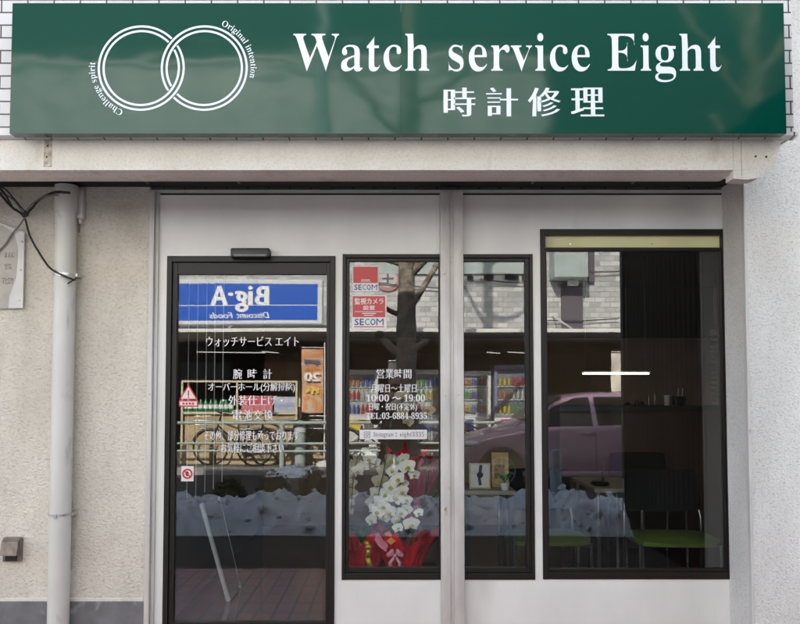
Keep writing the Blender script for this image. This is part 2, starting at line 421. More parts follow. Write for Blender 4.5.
# ---- white panelled front: opening rectangles in photo pixels on the plane y=0
Yf = 0.0
def xpx(a): return gx(a, 420, Yf)
Zd1 = gz(250, 256, Yf)
DX0, DX1, DZ0, DZ1 = xpx(165.2), xpx(335), -.02, gz(250, 256, Yf)
W1X0, W1X1, W1Z0, W1Z1 = xpx(342), xpx(534), gz(440, 580, Yf), gz(440, 254, Yf)
W3X0, W3X1, W3Z0, W3Z1 = xpx(541.5), xpx(729.5), gz(640, 579.5, Yf), gz(640, 229, Yf)
FX0, FX1 = xpx(157), xpx(731)
ZT = gz(400, 195, Yf)
G = .0
def wall_box(x0, x1, z0, z1, mb): mb.box(x0, x1, Yf, Yf+.05, z0, z1)
m2 = MB()
wall_box(FX0, DX0, -.05, DZ1, m2); wall_box(DX1, W1X0, -.05, DZ1, m2); wall_box(FX0, W1X0, DZ1, ZT, m2)
m2.build('white_panel', M['panel'], shop)
xp0, xp1 = xpx(441), xpx(462.5)
m2 = MB(); wall_box(W1X0, xp0+.02, W1Z1, ZT, m2); m2.build('white_panel', M['panel'], shop)
m2 = MB(); wall_box(xp0+.0205, W1X1, W1Z1, ZT, m2); wall_box(W1X1, W3X0, -.05, ZT, m2); wall_box(W3X0, FX1+.03, W3Z1, ZT, m2); wall_box(W3X1, FX1+.03, -.05, W3Z1, m2); m2.build('white_panel', M['panel'], shop)
m2 = MB(); wall_box(W1X0, xp0+.02, -.05, W1Z0, m2); m2.build('white_panel', M['panel'], shop)
m2 = MB(); wall_box(xp0+.0205, W1X1, -.05, W1Z0, m2); wall_box(W3X0, W3X1, -.05, W3Z0, m2); m2.build('white_panel', M['panel'], shop)
# head: dark line and grey head rail
MB().box(XL, FX1+.05, -.012, .06, ZT+.012, gz(400, 190, Yf), .002).build('head_rail', M['alu'], shop)
MB().box(XL, FX1+.05, .004, .06, ZT, ZT+.012).build('head_gap', M['gasket'], shop)
MB().box(XL, FX1+.05, .01, .06, gz(400, 190, Yf), zs).build('head_wall', M['soffit'], shop)
# left edge trim (two steps)
m2 = MB(); m2.box(XL+.006, xpx(153.6), -.045, .05, -.08, gz(150, 191, -.04), .003); m2.box(xpx(153.6)+.001, FX0, -.02, .05, -.08, gz(150, 192, -.02), .002)
m2.build('edge_trim', M['alu'], shop, smooth=True)
# centre post in front of the window: two strips with a groove
m2 = MB(); zt = gz(450, 191, -.07)
m2.box(xpx(440.2)+.0, xpx(449.5), -.07, -.001, -.08, zt, .003); m2.box(xpx(449.6), xpx(453), -.055, -.001, -.08, zt); m2.box(xpx(453.1), xpx(463), -.07, -.001, -.08, zt, .003)
m2.build('centre_post', M['alu2'], shop, smooth=True)

# ---- door
def frame(mb, x0, x1, z0, z1, wl, wr, wb, wt, y0, y1, bev=.002):
    mb.box(x0, x0+wl, y0, y1, z0, z1, bev); mb.box(x1-wr, x1, y0, y1, z0, z1, bev)
    mb.box(x0+wl+.0002, x1-wr-.0002, y0+.001, y1-.001, z1-wt, z1-.0003, bev)
    if wb: mb.box(x0+wl+.0002, x1-wr-.0002, y0+.001, y1-.001, z0+.0003, z0+wb, bev)
px = 1/167.
m2 = MB(); frame(m2, DX0+.001, DX1-.001, DZ0, DZ1-.001, 5*px, 5*px, 6*px, 6*px, -.012, .05)
door = m2.build('sliding_door', M['bronze'], shop)
m2 = MB(); frame(m2, DX0+5*px+.002, DX1-5*px-.002, DZ0+6*px+.003, DZ1-6*px-.003, 5*px, 3.5*px, 8*px, 12*px, .004, .04)
m2.build('door_leaf', M['bronze'], door)
gx0, gx1, gz0, gz1 = DX0+10*px, DX1-8.5*px, DZ0+14*px, DZ1-18*px
GY = .022
MB().box(gx0-.01, gx1+.01, GY, GY+.006, gz0-.01, gz1+.01).build('glass_pane', M['glass'], door)
TY = GY-.0015
mb = MB()
TXT = [('ウォッチサービス エイト', 206, 299, 336.5, 346.5), ('腕', 233, 242, 369, 379), ('時', 247.5, 257, 369, 379), ('計', 263, 272, 369, 379),
       ('オーバーホール(分解掃除)', 208, 295, 382.5, 392.5), ('・外装仕上げ・', 222, 283, 395.5, 405.5), ('電', 232, 242, 410, 420), ('池', 244, 252, 410, 420), ('交', 254, 262, 410, 420), ('換', 264, 273, 410, 420),
       ('その他、部分修理も承っております', 204, 299, 430.5, 440.5), ('お気軽にご相談下さい', 221, 284, 443, 453)]
for s_, a, b, c, d in TXT: px_text(mb, s_, a, b, c, d, TY, res=2, **MIN)
mb.build('lettering', M['vinylw'], door)
# warning stickers on the door
def tri(mb, cx, cz, r, y, th=.001):
    mb.prism([(cx-r, cz-r*.6), (cx+r, cz-r*.6), (cx, cz+r*1.05)], y-th, y)
q = at(188.5, 394, TY); mb = MB(); tri(mb, q.x, q.z, .055, TY); st = mb.build('warning_sticker', M['red'], door)
mb = MB(); tri(mb, q.x, q.z-.002, .043, TY-.0012); mb.build('sticker_face', M['white'], door)
mb = MB(); mb.box(q.x-.004, q.x+.004, TY-.0035, TY-.0025, q.z-.012, q.z+.022); mb.box(q.x-.004, q.x+.004, TY-.0035, TY-.0025, q.z-.024, q.z-.016); mb.build('exclamation_mark', M['red'], door)
q = at(188.5, 403.5, TY); mb = MB(); mb.box(q.x-.058, q.x+.058, TY-.001, TY, q.z-.019, q.z+.019, .018, 3); mb.build('warning_sticker', M['red'], door)
mb = MB(); mb.box(q.x-.051, q.x+.051, TY-.0025, TY-.0015, q.z-.012, q.z+.012, .011, 3); mb.build('sticker_face', M['white'], door)
mb = MB(); [mb.box(q.x-.036+k*.019, q.x-.022+k*.019, TY-.0035, TY-.003, q.z-.006, q.z+.006) for k in range(4)]; mb.build('sticker_text', M['red'], door)
q = at(187.5, 473.8, TY); mb = MB(); mb.box(q.x-.037, q.x+.037, TY-.001, TY, q.z-.045, q.z+.045, .003); mb.build('no_entry_sticker', M['white'], door)
mb = MB(); arc(mb, q.x, q.z, .021, .031, TY-.0035, TY-.0015, 0, 2*math.pi, 40)
mb.obox(Matrix.Translation((q.x, TY-.0028, q.z)) @ Matrix.Rotation(R(45), 4, 'Y'), .046, .001, .007); mb.build('prohibition_ring', M['red'], door)
mb = MB(); mb.ball((q.x-.002, TY-.002, q.z+.002), .010, .0012, .013); mb.box(q.x-.006, q.x+.004, TY-.003, TY-.0015, q.z-.014, q.z-.002); mb.build('pictogram', M['black'], door)
# sensor box over the door
a = at(230.5, 248, -.07); b = at(269.5, 257.5, -.07)
sensor = MB().box(a.x, b.x, -.075, -.0005, b.z, a.z, .008, 3).build('door_sensor', M['black'], shop, smooth=True)
MB().box(a.x+.02, b.x-.02, -.0765, -.074, b.z+.006, b.z+.022, .002).build('sensor_lens', mat('dark lens', (.03, .03, .035), .08), sensor)

# ---- long window behind the post
m2 = MB(); frame(m2, W1X0+.001, W1X1-.001, W1Z0+.001, W1Z1-.001, 3.4*px, 3.4*px, 6.5*px, 3.6*px, -.008, .045)
win1 = m2.build('shop_window', M['bronze'], shop)
m2 = MB(); frame(m2, W1X0+3.4*px+.002, W1X1-3.4*px-.002, W1Z0+6.5*px+.002, W1Z1-3.6*px-.002, 3.2*px, 4.2*px, 5*px, 3.4*px, .006, .04)
m2.build('inner_frame', M['bronze'], win1)
m2 = MB().box(xpx(439), xpx(464.5), .008, .044, W1Z0+.03, W1Z1-.02); m2.build('mullion', M['bronze'], win1)
MB().box(W1X0+6*px, W1X1-7*px, GY, GY+.006, W1Z0+10*px, W1Z1-6.5*px).build('glass_pane', M['glass'], win1)
mb = MB()
for s_, a, b, c, d in [('営業時間', 376.5, 411.5, 369, 378.5), ('月曜日～土曜日', 371, 416.5, 384, 392.5), ('日曜・祝日(不定休)', 369, 417, 403, 411.5)]:
    px_text(mb, s_, a, b, c, d, TY, res=2, **MIN)
px_text(mb, serif('10:00'), 366, 389, 394.5, 401.5, TY, res=2); px_text(mb, '～', 392, 401, 396.7, 399.5, TY, ax=.02, ay=.02); px_text(mb, serif('19:00'), 404, 425, 394.5, 401.5, TY, res=2)
px_text(mb, serif('TEL:03-6884-8935'), 366, 427, 412.5, 419, TY, res=2)
mb.build('lettering', M['vinylw'], win1)
# security stickers
M['stk_red'] = mat('faded red sticker', (.55, .07, .07), .5)
def px_box(mb, a, b, c, d, y, th=.001, bev=0):
    p = at(a, d, y); q = at(b, c, y); mb.box(p.x, q.x, y-th, y, p.z, q.z, bev); return mb
px_box(MB(), 352.5, 378.5, 266, 291.5, TY, bev=.0004).build('security_sticker', M['white'], win1)
px_box(MB(), 353.2, 377.8, 266.8, 283, TY-.002).build('sticker_panel', M['stk_red'], win1)
mb = MB(); px_box(mb, 361, 370, 279.6, 280.6, TY-.0035); px_box(mb, 361, 371, 281.6, 282, TY-.0035); mb.build('sticker_text', M['white'], win1)
def secom(a, b, c, d):
    """blue letters with teal middle letter"""
    mb = MB(); mt = MB(); e = [0, .175, .34, .53, .73, 1.0]
    for i, ch in enumerate('SECOM'):
        px_text(mt if ch == 'C' else mb, ch, a+(b-a)*e[i]+.4, a+(b-a)*e[i+1]-.3, c, d, TY-.002, ax=(0 if ch == 'M' else .03), ay=(0 if ch == 'M' else .02), res=2)
    mb.build('sticker_text', M['blueprint'], win1); mt.build('sticker_text', M['teal'], win1)
secom(353.8, 377.6, 284.5, 290)
px_box(MB(), 351.5, 386.5, 295.3, 328.8, TY, bev=.0004).build('security_sticker', M['white'], win1)
px_box(MB(), 352.6, 385.2, 296.2, 317.2, TY-.002).build('sticker_panel', M['stk_red'], win1)
mb = MB(); px_text(mb, '監視カメラ', 354.5, 383.5, 298, 304.5, TY-.0035, ax=.03, ay=.01, res=2); px_text(mb, '設置', 363, 375, 305.5, 310, TY-.0035, ax=.03, ay=.01, res=2)
px_box(mb, 355, 383, 311.4, 311.9, TY-.0035); px_box(mb, 362, 376, 313, 313.9, TY-.0035); px_box(mb, 364, 374, 315, 315.7, TY-.0035); mb.build('sticker_text', M['white'], win1)
secom(354, 384, 318.6, 325.3)
px_box(MB(), 354, 384.5, 326.4, 327.2, TY-.002).build('sticker_line', M['red'], win1)
# handle strip sticker
px_box(MB(), 359.5, 427, 429.8, 439.2, TY, bev=.0004).build('address_sticker', M['white'], win1)
mb = MB(); px_text(mb, serif('Instagram'), 373.5, 393.5, 432, 438, TY-.002, ax=-.02, res=2); px_text(mb, ':', 395.5, 396.8, 432.6, 436.8, TY-.002, ax=.02, ay=.02); px_text(mb, serif('eight3335'), 400, 424, 431.7, 438, TY-.002, ax=-.02, res=2)
q = at(367, 434.6, TY); arc(mb, q.x, q.z, .006, .009, TY-.003, TY-.0015, 0, 2*math.pi, 20)
for s0, s1, t0, t1 in ((-.018, .018, .015, .018), (-.018, .018, -.018, -.015), (-.018, -.015, -.015, .015), (.015, .018, -.015, .015), (.008, .011, .008, .011)):
    mb.box(q.x+s0, q.x+s1, TY-.003, TY-.0015, q.z+t0, q.z+t1)
mb.build('sticker_text', mat('grey print', (.14, .11, .13), .5), win1)

# ---- right window: one fixed pane under a cream board
m2 = MB(); frame(m2, W3X0+.001, W3X1-.001, W3Z0+.001, W3Z1-.001, 5*px, 4*px, 7*px, 6*px, -.008, .09)
win3 = m2.build('wide_window', M['bronze'], shop)
xs0, xs1 = W3X0+5*px, W3X1-4*px
zs0, zs1 = W3Z0+7*px, gz(640, 250, .03)
m2 = MB(); frame(m2, xs0+.001, xs1-.001, zs0+.001, zs1-.002, 1.6*px, 1.4*px, 3*px, 1.5*px, .006, .036)
m2.build('inner_frame', M['bronze'], win3)
MB().box(xs0+.006, xs1-.006, GY, GY+.006, zs0+.012, zs1-.006).build('glass_pane', M['glass'], win3)
MB().box(xs0, W3X1-4*px, .01, .08, zs1-.001, zs1+.012).build('transom', M['bronze'], win3)
M['cream'] = mat('cream board', (.80, .76, .42), .5, var=.06, vscale=3)
cb = MB().box(xs0, W3X1-4*px, .035, .05, zs1+.012, W3Z1-6*px).build('cream_board', M['cream'], win3)
for a in (570, 652): 
    q = at(a, 244, .035); MB().lathe((q.x, .032, q.z), [(.006, 0), (.006, .004)], 10, 'Y').build('screw', M['steel'], win3)

# ---- interior shell
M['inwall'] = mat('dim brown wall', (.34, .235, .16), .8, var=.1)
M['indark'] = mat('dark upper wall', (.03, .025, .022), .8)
M['infloor'] = tiles('polished floor tiles', (.03, .013, .010), (.045, .019, .014), (.02, .016, .015), .3, .3, .004, .12, plane='XY', bump=.2, offset=0)
M['wood'] = mat('brown wood', (.13, .065, .035), .5, var=.25, vscale=6, streak=6)
RX0, RX1, RY = DX0-.02, 3.4, 3.6
MB().box(RX0-.1, RX1+.1, .051, RY+.1, -.15, 0).build('shop_floor', M['infloor'], shop)
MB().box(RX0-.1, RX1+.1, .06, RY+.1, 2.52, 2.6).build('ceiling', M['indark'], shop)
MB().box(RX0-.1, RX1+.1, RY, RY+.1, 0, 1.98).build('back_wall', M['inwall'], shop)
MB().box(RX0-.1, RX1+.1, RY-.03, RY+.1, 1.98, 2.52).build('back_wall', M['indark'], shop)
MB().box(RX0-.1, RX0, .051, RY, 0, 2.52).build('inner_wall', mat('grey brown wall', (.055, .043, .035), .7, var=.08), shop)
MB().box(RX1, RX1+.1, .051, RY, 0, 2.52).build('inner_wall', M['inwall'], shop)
# body of the building behind and above
MB().box(-6, 7, .25, 7, 2.61, 5.85).build('upper_storey', M['tileband'], shop)
MB().box(-6, 7, 3.75, 7, -.1, 2.6).build('rear_block', M['stucco_fine'], shop)
MB().box(-6, RX0-.11, .2, 3.7, -.1, 2.6).build('rear_block', M['stucco'], shop)

# ================================================================== GREEN SIGN
SY = -.87
M['green'] = None
def green_mat():
    m = bpy.data.materials.new('glossy dark green panel'); m.use_nodes = True; t = m.node_tree; b = t.nodes['Principled BSDF']
    b.inputs['Base Color'].default_value = (.0, .060, .040, 1); b.inputs['Roughness'].default_value = .07; b.inputs['Specular IOR Level'].default_value = .34
    g = t.nodes.new('ShaderNodeNewGeometry'); mp = t.nodes.new('ShaderNodeMapping'); mp.inputs['Scale'].default_value = (1.0, 1, 1.6)
    n = t.nodes.new('ShaderNodeTexNoise'); n.inputs['Scale'].default_value = 3.4; n.inputs['Detail'].default_value = 1.0
    t.links.new(g.outputs['Position'], mp.inputs[0]); t.links.new(mp.outputs[0], n.inputs['Vector'])
    bp = t.nodes.new('ShaderNodeBump'); bp.inputs['Strength'].default_value = 1; bp.inputs['Distance'].default_value = .0016
    t.links.new(n.outputs[0], bp.inputs['Height']); t.links.new(bp.outputs[0], b.inputs['Normal']); return m
M['green'] = green_mat()
sx0, sx1, sz1, sz0 = gx(11, 68, SY), gx(785, 68, SY), gz(400, 3, SY), gz(400, 133.5, SY)
sign = thing('shop_sign', ((sx0+sx1)/2, SY, sz0), 'glossy dark green sign board reading Watch service Eight above the shop front', 'sign')
seam = gx(401, 68, SY)
MB().box(sx0, seam-.0003, SY, SY+.06, sz0, sz1, .0004).build('sign_panel', M['green'], sign)
MB().box(seam+.0003, sx1, SY, SY+.06, sz0, sz1, .0004).build('sign_panel', M['green'], sign)
MB().box(sx0+.02, sx1-.02, SY+.061, TB-.003, sz0+.02, sz1-.02).build('mounting_frame', M['gasket'], sign)
mb = MB(); px_text(mb, serif('Watch service Eight'), 293, 721, 33, 82, SY-.0012, ax=-.0165, ay=0, res=8)
mb.build('lettering', M['signw'], sign)
mb = MB()
for ch, a, b in (('時', 443.5, 475.5), ('計', 486, 518), ('修', 528, 560.5), ('理', 571, 604)):
    if ch == '理':
        for k in range(7): px_text(mb, ch, a+k*.3, b-1.8+k*.3, 87.5, 116.3, SY-.0012-k*.0002, ax=0, ay=-.008, res=4)
    else: px_text(mb, ch, a, b, 87.5, 116.3, SY-.0012, ax=.026, ay=-.010, res=4)
mb.build('lettering', M['signw'], sign)
mb = MB(); spx = (4.6+SY)/F
cl = at(141.3, 68, SY); cr_ = at(204.3, 68, SY)
for c, o, brk in ((cl, cr_, 1), (cr_, cl, -1)):
    for r in (43.2, 38.3):
        rr = r*spx; n = 720; run = []
        def inside(k):
            a = 2*math.pi*k/n; x, z = c.x+rr*math.cos(a), c.z+rr*math.sin(a)
            d = math.hypot(x-o.x, z-o.z)/spx
            return (36.2 < d < 45.3) and ((z > c.z) == (brk > 0))
        k0 = next(k for k in range(n) if inside(k)) ; start = None
        for k in range(k0, k0+n+1):
            if not inside(k % n):
                if start is None: start = k
            elif start is not None:
                arc(mb, c.x, c.z, rr-.0052, rr+.0052, SY-.0014, SY-.0002, 2*math.pi*start/n, 2*math.pi*(k-1)/n, max(8, (k-start)//3)); start = None
mb.build('ring_emblem', M['signw'], sign)
def arc_text(s, c, rpx, a0, a1, hpx):
    V, Fc = glyphs(serif(s), -.016, 0, 3)
    x0 = min(v[0] for v in V); x1 = max(v[0] for v in V); mb = MB(); h = hpx*spx/.7; R0 = rpx*spx
    mb.add([(c.x+(R0+v[1]*h)*math.cos(a0+(a1-a0)*(v[0]-x0)/(x1-x0)), SY-.0012, c.z+(R0+v[1]*h)*math.sin(a0+(a1-a0)*(v[0]-x0)/(x1-x0))) for v in V], Fc)
    mb.build('lettering', M['signw'], sign)
arc_text('Challenge spirit', cl, 47.2, R(248), R(173), 6.3)
arc_text('Original intention', cr_, 47.2, R(69), R(-12), 6.3)

# ================================================================== LEFT WALL FITTINGS
# downpipe
PXc = 61.5; yp = -.10
pp = lambda py: Vector((gx(62.5, 400, yp), yp, gz(PXc, py, yp)))
pr = .0605
dp = thing('downpipe', (pp(600).x, yp, -.1), 'grey white plastic downpipe with metal bands on the left rendered wall', 'pipe')
MB().tube([(dp.location.x, yp, -.1), (dp.location.x, yp, pp(192).z)], pr, 28).build('pipe', M['pvc'], dp, smooth=True)
MB().tube([pp(213), pp(186)], pr+.006, 28).build('pipe_socket', M['pvc'], dp, smooth=True)
MB().tube([pp(193)-Vector((0, .0, .012)), pp(189)], pr+.011, 28).build('pipe_rim', M['pvc'], dp, smooth=True)
for y_ in (275, 514):
    q = pp(y_); mb = MB().tube([q-Vector((0, 0, .006)), q+Vector((0, 0, .006))], pr+.003, 28)
    mb.box(q.x-.008, q.x+.008, yp-pr-.009, yp-pr-.002, q.z-.016, q.z+.008, .001)
    mb.box(q.x+pr-.01, q.x+pr+.01, yp, -.02, q.z-.01, q.z+.01); mb.build('pipe_band', M['steel'], dp)
M['stain'] = mat('damp stain on render', (.44, .41, .36), .9, col2=(.60, .565, .49), vscale=24, detail=6)
mb = MB(); n_ = 26; random.seed(31); vs = []
for k in range(n_+1):
    f = k/n_; q = at(71, 500+70*f, -.0212); w_ = .045*math.sin(math.pi*f)**.6*(1-.5*f)+.012*noise.noise(Vector((k*.9, 3, 0)))
    vs += [(q.x-.02, -.0212, q.z), (q.x+max(.001, w_), -.0212, q.z)]
mb.add(vs, [(2*k, 2*k+1, 2*k+3, 2*k+2) for k in range(n_)]); mb.build('damp_stain', M['stain'], shop); random.seed(7)
# conduit fitting next to the pipe
q = at(80.5, 205, -.06)
cf = thing('conduit_fitting', (q.x, -.02, q.z-.09), 'small pale plastic cable fitting right of the downpipe top', 'fitting')
MB().box(q.x-.018, q.x+.018, -.075, -.021, q.z-.085, q.z+.09, .008, 3).build('cover', M['pvc'], cf, smooth=True)
MB().tube([(q.x-.004, -.05, q.z-.075), (q.x-.004, -.05, q.z-.11)], .012, 12).build('nozzle', M['pvc'], cf, smooth=True)
MB().tube([(q.x-.004, -.05, q.z-.105), (q.x-.01, -.045, q.z-.14), (q.x-.016, -.035, q.z-.16)], .004, 6).build('cord_end', M['cablegrey'], cf, smooth=True)
# cables
def cab(pts, r, m, name, label, jit=.004):
    P3 = [at(a, b, y) for a, b, y in pts]; out = []
    for i in range(len(P3)-1):
        p0, p1, p2, p3 = P3[max(i-1, 0)], P3[i], P3[i+1], P3[min(i+2, len(P3)-1)]
        for k in range(6):
            t = k/6; out.append(.5*((2*p1)+(p2-p0)*t+(2*p0-5*p1+4*p2-p3)*t*t+(3*p1-p0-3*p2+p3)*t*t*t) + Vector((0, 0, random.uniform(-jit, jit)*.3)))
    out.append(P3[-1]); o = MB().tube(out, r, 8).build(name, m, smooth=True); return tag(o, label, 'cable')
cab([(-6, 186, -.1), (8, 203, -.09), (16, 210, -.08), (25, 214, -.07), (32, 208, -.08), (40, 199, -.1), (52, 193, -.16), (60, 192, -.175), (70, 193, -.17)], .0075, M['cable'], 'wall_cable', 'thick black cable sagging from the soffit corner up to the downpipe top')
cab([(-6, 180, -.1), (6, 196, -.12), (13, 208, -.12), (20, 213, -.10), (25, 219, -.08), (30, 236, -.06), (40, 254, -.08), (50, 268, -.15), (60, 274, -.175), (69, 278, -.175), (75, 280, -.15)], .006, M['cable'], 'wall_cable', 'long black cable hanging down to the metal band of the downpipe')
cab([(-6, 190, -.09), (10, 197, -.1), (18, 205, -.1), (24, 212, -.09), (33, 203, -.11), (45, 196, -.16), (58, 195.5, -.172)], .0045, M['cablegrey'], 'wall_cable', 'thin grey cable running beside the thick black one above the notice plate')
cab([(25, 217, -.09), (19, 226, -.07), (12, 234, -.06), (7, 242, -.06), (0, 250, -.06), (-8, 258, -.06)], .0055, M['cablegrey'], 'wall_cable', 'pale grey cable crossing the white notice plate down to the left edge')
cab([(-6, 186, -.12), (4, 188, -.13), (14, 199, -.13), (22, 208, -.11), (28, 215, -.09)], .004, M['cable'], 'wall_cable', 'thin black cable sloping from the top left corner to the knot of cables')
q = at(25, 214, -.09); tag(MB().tube([q+Vector((-.012, 0, -.016)), q+Vector((.006, 0, .0)), q+Vector((.014, 0, .016))], [.012, .017, .012], 10).build('cable_knot', M['cable'], smooth=True), 'knot of black tape where the wall cables meet', 'cable tie')
q = at(75, 281, -.13); tag(MB().tube([q+Vector((-.03, -.03, -.02)), q+Vector((.006, 0, .016))], .004, 6).build('cable_tie', M['cable'], smooth=True), 'cut black cable tie end sticking out beside the downpipe band', 'cable tie')
# notice plate
npl = thing('notice_plate', (at(8, 300, -.045).x, -.02, at(8, 316, -.045).z), 'weathered white notice plate with faded writing at the left edge of the wall', 'sign')
A_ = lambda a, b, y=-.045: (at(a, b, y).x, at(a, b, y).z)
MB().prism([A_(-30, 216), A_(0, 222.5), A_(24.5, 232.5), A_(22.8, 308), A_(-30, 309)], -.048, -.036).build('plate', mat('weathered white plate', (.66, .66, .65), .5, var=.08, vscale=10), npl)
MB().prism([A_(-28, 235, -.05), A_(2, 225, -.05), (A_(14, 233, -.05)), A_(18, 250, -.05), A_(16, 278, -.05), A_(9, 296, -.05), A_(8, 308, -.05), A_(-28, 308, -.05)], -.0495, -.0483).build('worn_patch', mat('grey beige film', (.45, .43, .39), .6, var=.1, vscale=12), npl)
mb = MB()
for s_, a, b, c, d in (('まえに', 4.5, 14.5, 252, 257.5), ('空気', 4.5, 12, 263.5, 269.5), ('マヒロヤ', 2, 13.5, 277, 284.5)): px_text(mb, s_, a, b, c, d, -.0505, ax=.03, ay=.0, res=2)
mb.build('lettering', mat('faded dark print', (.12, .12, .11), .7), npl)
mb = MB()
for a, b in ((22, 241.5), (20.5, 270), (19.5, 300.5)): q = at(a, b, -.05); mb.lathe((q.x, -.052, q.z), [(.005, 0), (.005, .006)], 10, 'Y')
mb.build('fixing_screw', M['rust'], npl)
# outlet box low on the wall
a = at(1.8, 538, -.06); b = at(19.8, 562.5, -.06)
ob = thing('outlet_box', ((a.x+b.x)/2, -.02, b.z), 'small weathered grey outdoor outlet box low on the left wall', 'outlet')
M['oldmetal'] = mat('weathered brown grey metal', (.20, .165, .14), .5, var=.25, vscale=25, metal=.4)
MB().box(a.x, b.x, -.05, -.021, b.z, a.z, .006, 2).build('back_plate', M['oldmetal'], ob, smooth=True)
MB().prism_x([(-.05, a.z-.004), (-.075, a.z-.02), (-.095, b.z+.045), (-.05, b.z+.045)], a.x+.006, b.x-.006).build('flap', M['oldmetal'], ob)
MB().box(a.x+.02, b.x-.02, -.058, -.05, b.z+.008, b.z+.038, .003).build('socket', M['gasket'], ob)
# ================================================================== INSIDE THE SHOP
M['green_seat'] = mat('lime green upholstery', (.085, .125, .016), .7, var=.08, vscale=12)
M['mesh_back'] = mat('black chair fabric', (.009, .009, .008), .85, spec=.2, var=.3, vscale=90)
M['table'] = mat('cream table top', (.30, .27, .20), .35)
def px3(a, b, Y): return at(a, b, Y)
# counter with its worktop
cz = gz(680, 406, 2.4)
counter = thing('counter', (1.9, 2.4, 0), 'tall brown reception counter with a dark worktop inside the right window', 'counter')
cx0 = gx(560, 400, 2.4)
MB().box(cx0, 3.38, 2.42, 2.9, 0, cz-.05, .003).build('counter_front', mat('red brown laminate', (.07, .042, .032), .45, var=.06), counter)
MB().box(cx0-.02, 3.39, 2.36, 2.95, cz-.05, cz, .004).build('worktop', mat('dark worktop', (.03, .026, .022), .35), counter)
# things on the counter
for i in range(4):
    q = at(667, 400, 2.55)
    g = MB().lathe((q.x, 2.55, cz+.002+i*.024), [(.022, 0), (.028, .020), (.030, .0235), (.026, .0235)], 16).build('paper_cup', M['white'], smooth=True)
    tag(g, ['lowest', 'second lowest', 'second highest', 'topmost'][i] + ' white paper cup in the stack on the counter', 'cup', 'cups stacked on the counter')
q = at(679, 402, 2.55)
pen = thing('pen_holder', (q.x, 2.55, cz+.001), 'black pen holder with two pens on the counter beside the cups', 'pen holder')
MB().box(q.x-.05, q.x+.05, 2.5, 2.6, cz+.001, cz+.085, .006).build('holder', M['black'], pen)
for dx in (-.01, .03): MB().tube([(q.x+dx, 2.55, cz+.07), (q.x+dx+.008, 2.55, cz+.16)], .0045, 8).build('pen', M['white'], pen)
for i, (a, r, h) in enumerate(((628, .03, .03), (637, .024, .05), (642, .028, .035), (649, .012, .10), (655, .010, .11))):
    q = at(a, 402, 2.5); o = MB().lathe((q.x, 2.5, cz+.001), [(r*.6, 0), (r, h*.3), (r*.8, h*.7), (r*.25, h)], 14).build('counter_ornament', M['chrome'], smooth=True)
    tag(o, ['low silver dish at the left end of the counter', 'round silver bell on the counter', 'squat silver dish right of the bell on the counter', 'slim silver stand on the counter left of the tallest one', 'tallest slim silver stand on the counter'][i], 'ornament')
# louvred blind on the back right
q0 = at(710, 334, 2.2); q1 = at(732, 400, 2.2)
bl = thing('window_blind', (q0.x, 2.2, cz), 'cream slatted blind hanging at the right above the counter', 'blind')
mb = MB(); z = cz+.03; n = 0
while z < q0.z:
    mb.obox(Matrix.Translation(((q0.x+q1.x)/2, 2.2, z)) @ Matrix.Rotation(R(35), 4, 'X'), q1.x-q0.x, .045, .002); z += .045
mb.build('slats', mat('cream blind slat', (.42, .40, .30), .5), bl)
MB().box(q0.x, q1.x, 2.18, 2.22, q0.z, q0.z+.04).build('head_rail', M['table'], bl)
# pendant lamp
pa = at(582, 374.2, 1.7); pb = at(649.5, 374.2, 1.7)
lamp = thing('pendant_lamp', ((pa.x+pb.x)/2, 1.7, pa.z), 'slim linear pendant lamp with a lit tube hanging by thin wires', 'lamp')
mb = MB().box(pa.x, pb.x, 1.66, 1.74, pa.z+.012, pa.z+.026, .006); mb.build('lamp_body', M['white'], lamp)
MB().box(pa.x+.01, pb.x-.01, 1.67, 1.73, pa.z-.002, pa.z+.0115, .005).build('lamp_diffuser', mat('lit diffuser', (.9, .88, .75), .5, em=1.3, emcol=(1, .93, .74)), lamp)
mb = MB()
for x in (pa.x+.03, (pa.x+pb.x)/2+.09, pb.x-.03): mb.tube([(x, 1.7, pa.z+.025), (x, 1.7, 2.52)], .0012, 5)
mb.build('suspension_wire', M['steel'], lamp)
# table
ta = at(593, 492, 1.15)
tz = .70
tx0, tx1 = gx(593, 492, 1.2), gx(639, 490, 1.4)
tab = thing('meeting_table', ((tx0+tx1)/2, 1.5, 0), 'small cream topped table between the green chairs', 'table')
MB().box(tx0, tx1, 1.15, 1.9, tz-.03, tz, .006).build('table_top', M['table'], tab)
for dx in (.04, tx1-tx0-.04):
    for y in (1.2, 1.85): MB().tube([(tx0+dx, y, tz-.03), (tx0+dx, y, 0)], .014, 10).build('leg', M['steel'], tab)
q = at(600, 486, 1.35)
orn = thing('desk_ornament', (q.x, 1.35, tz+.001), 'small silver dish with an upright stem on the cream table', 'ornament')
MB().lathe((q.x, 1.35, tz+.001), [(.04, 0), (.075, .012), (.06, .03), (.02, .035)], 20).build('dish', M['chrome'], orn, smooth=True)
MB().tube([(q.x+.02, 1.35, tz+.03), (q.x+.035, 1.35, tz+.2)], [.012, .005], 8).build('stem', M['black'], orn)
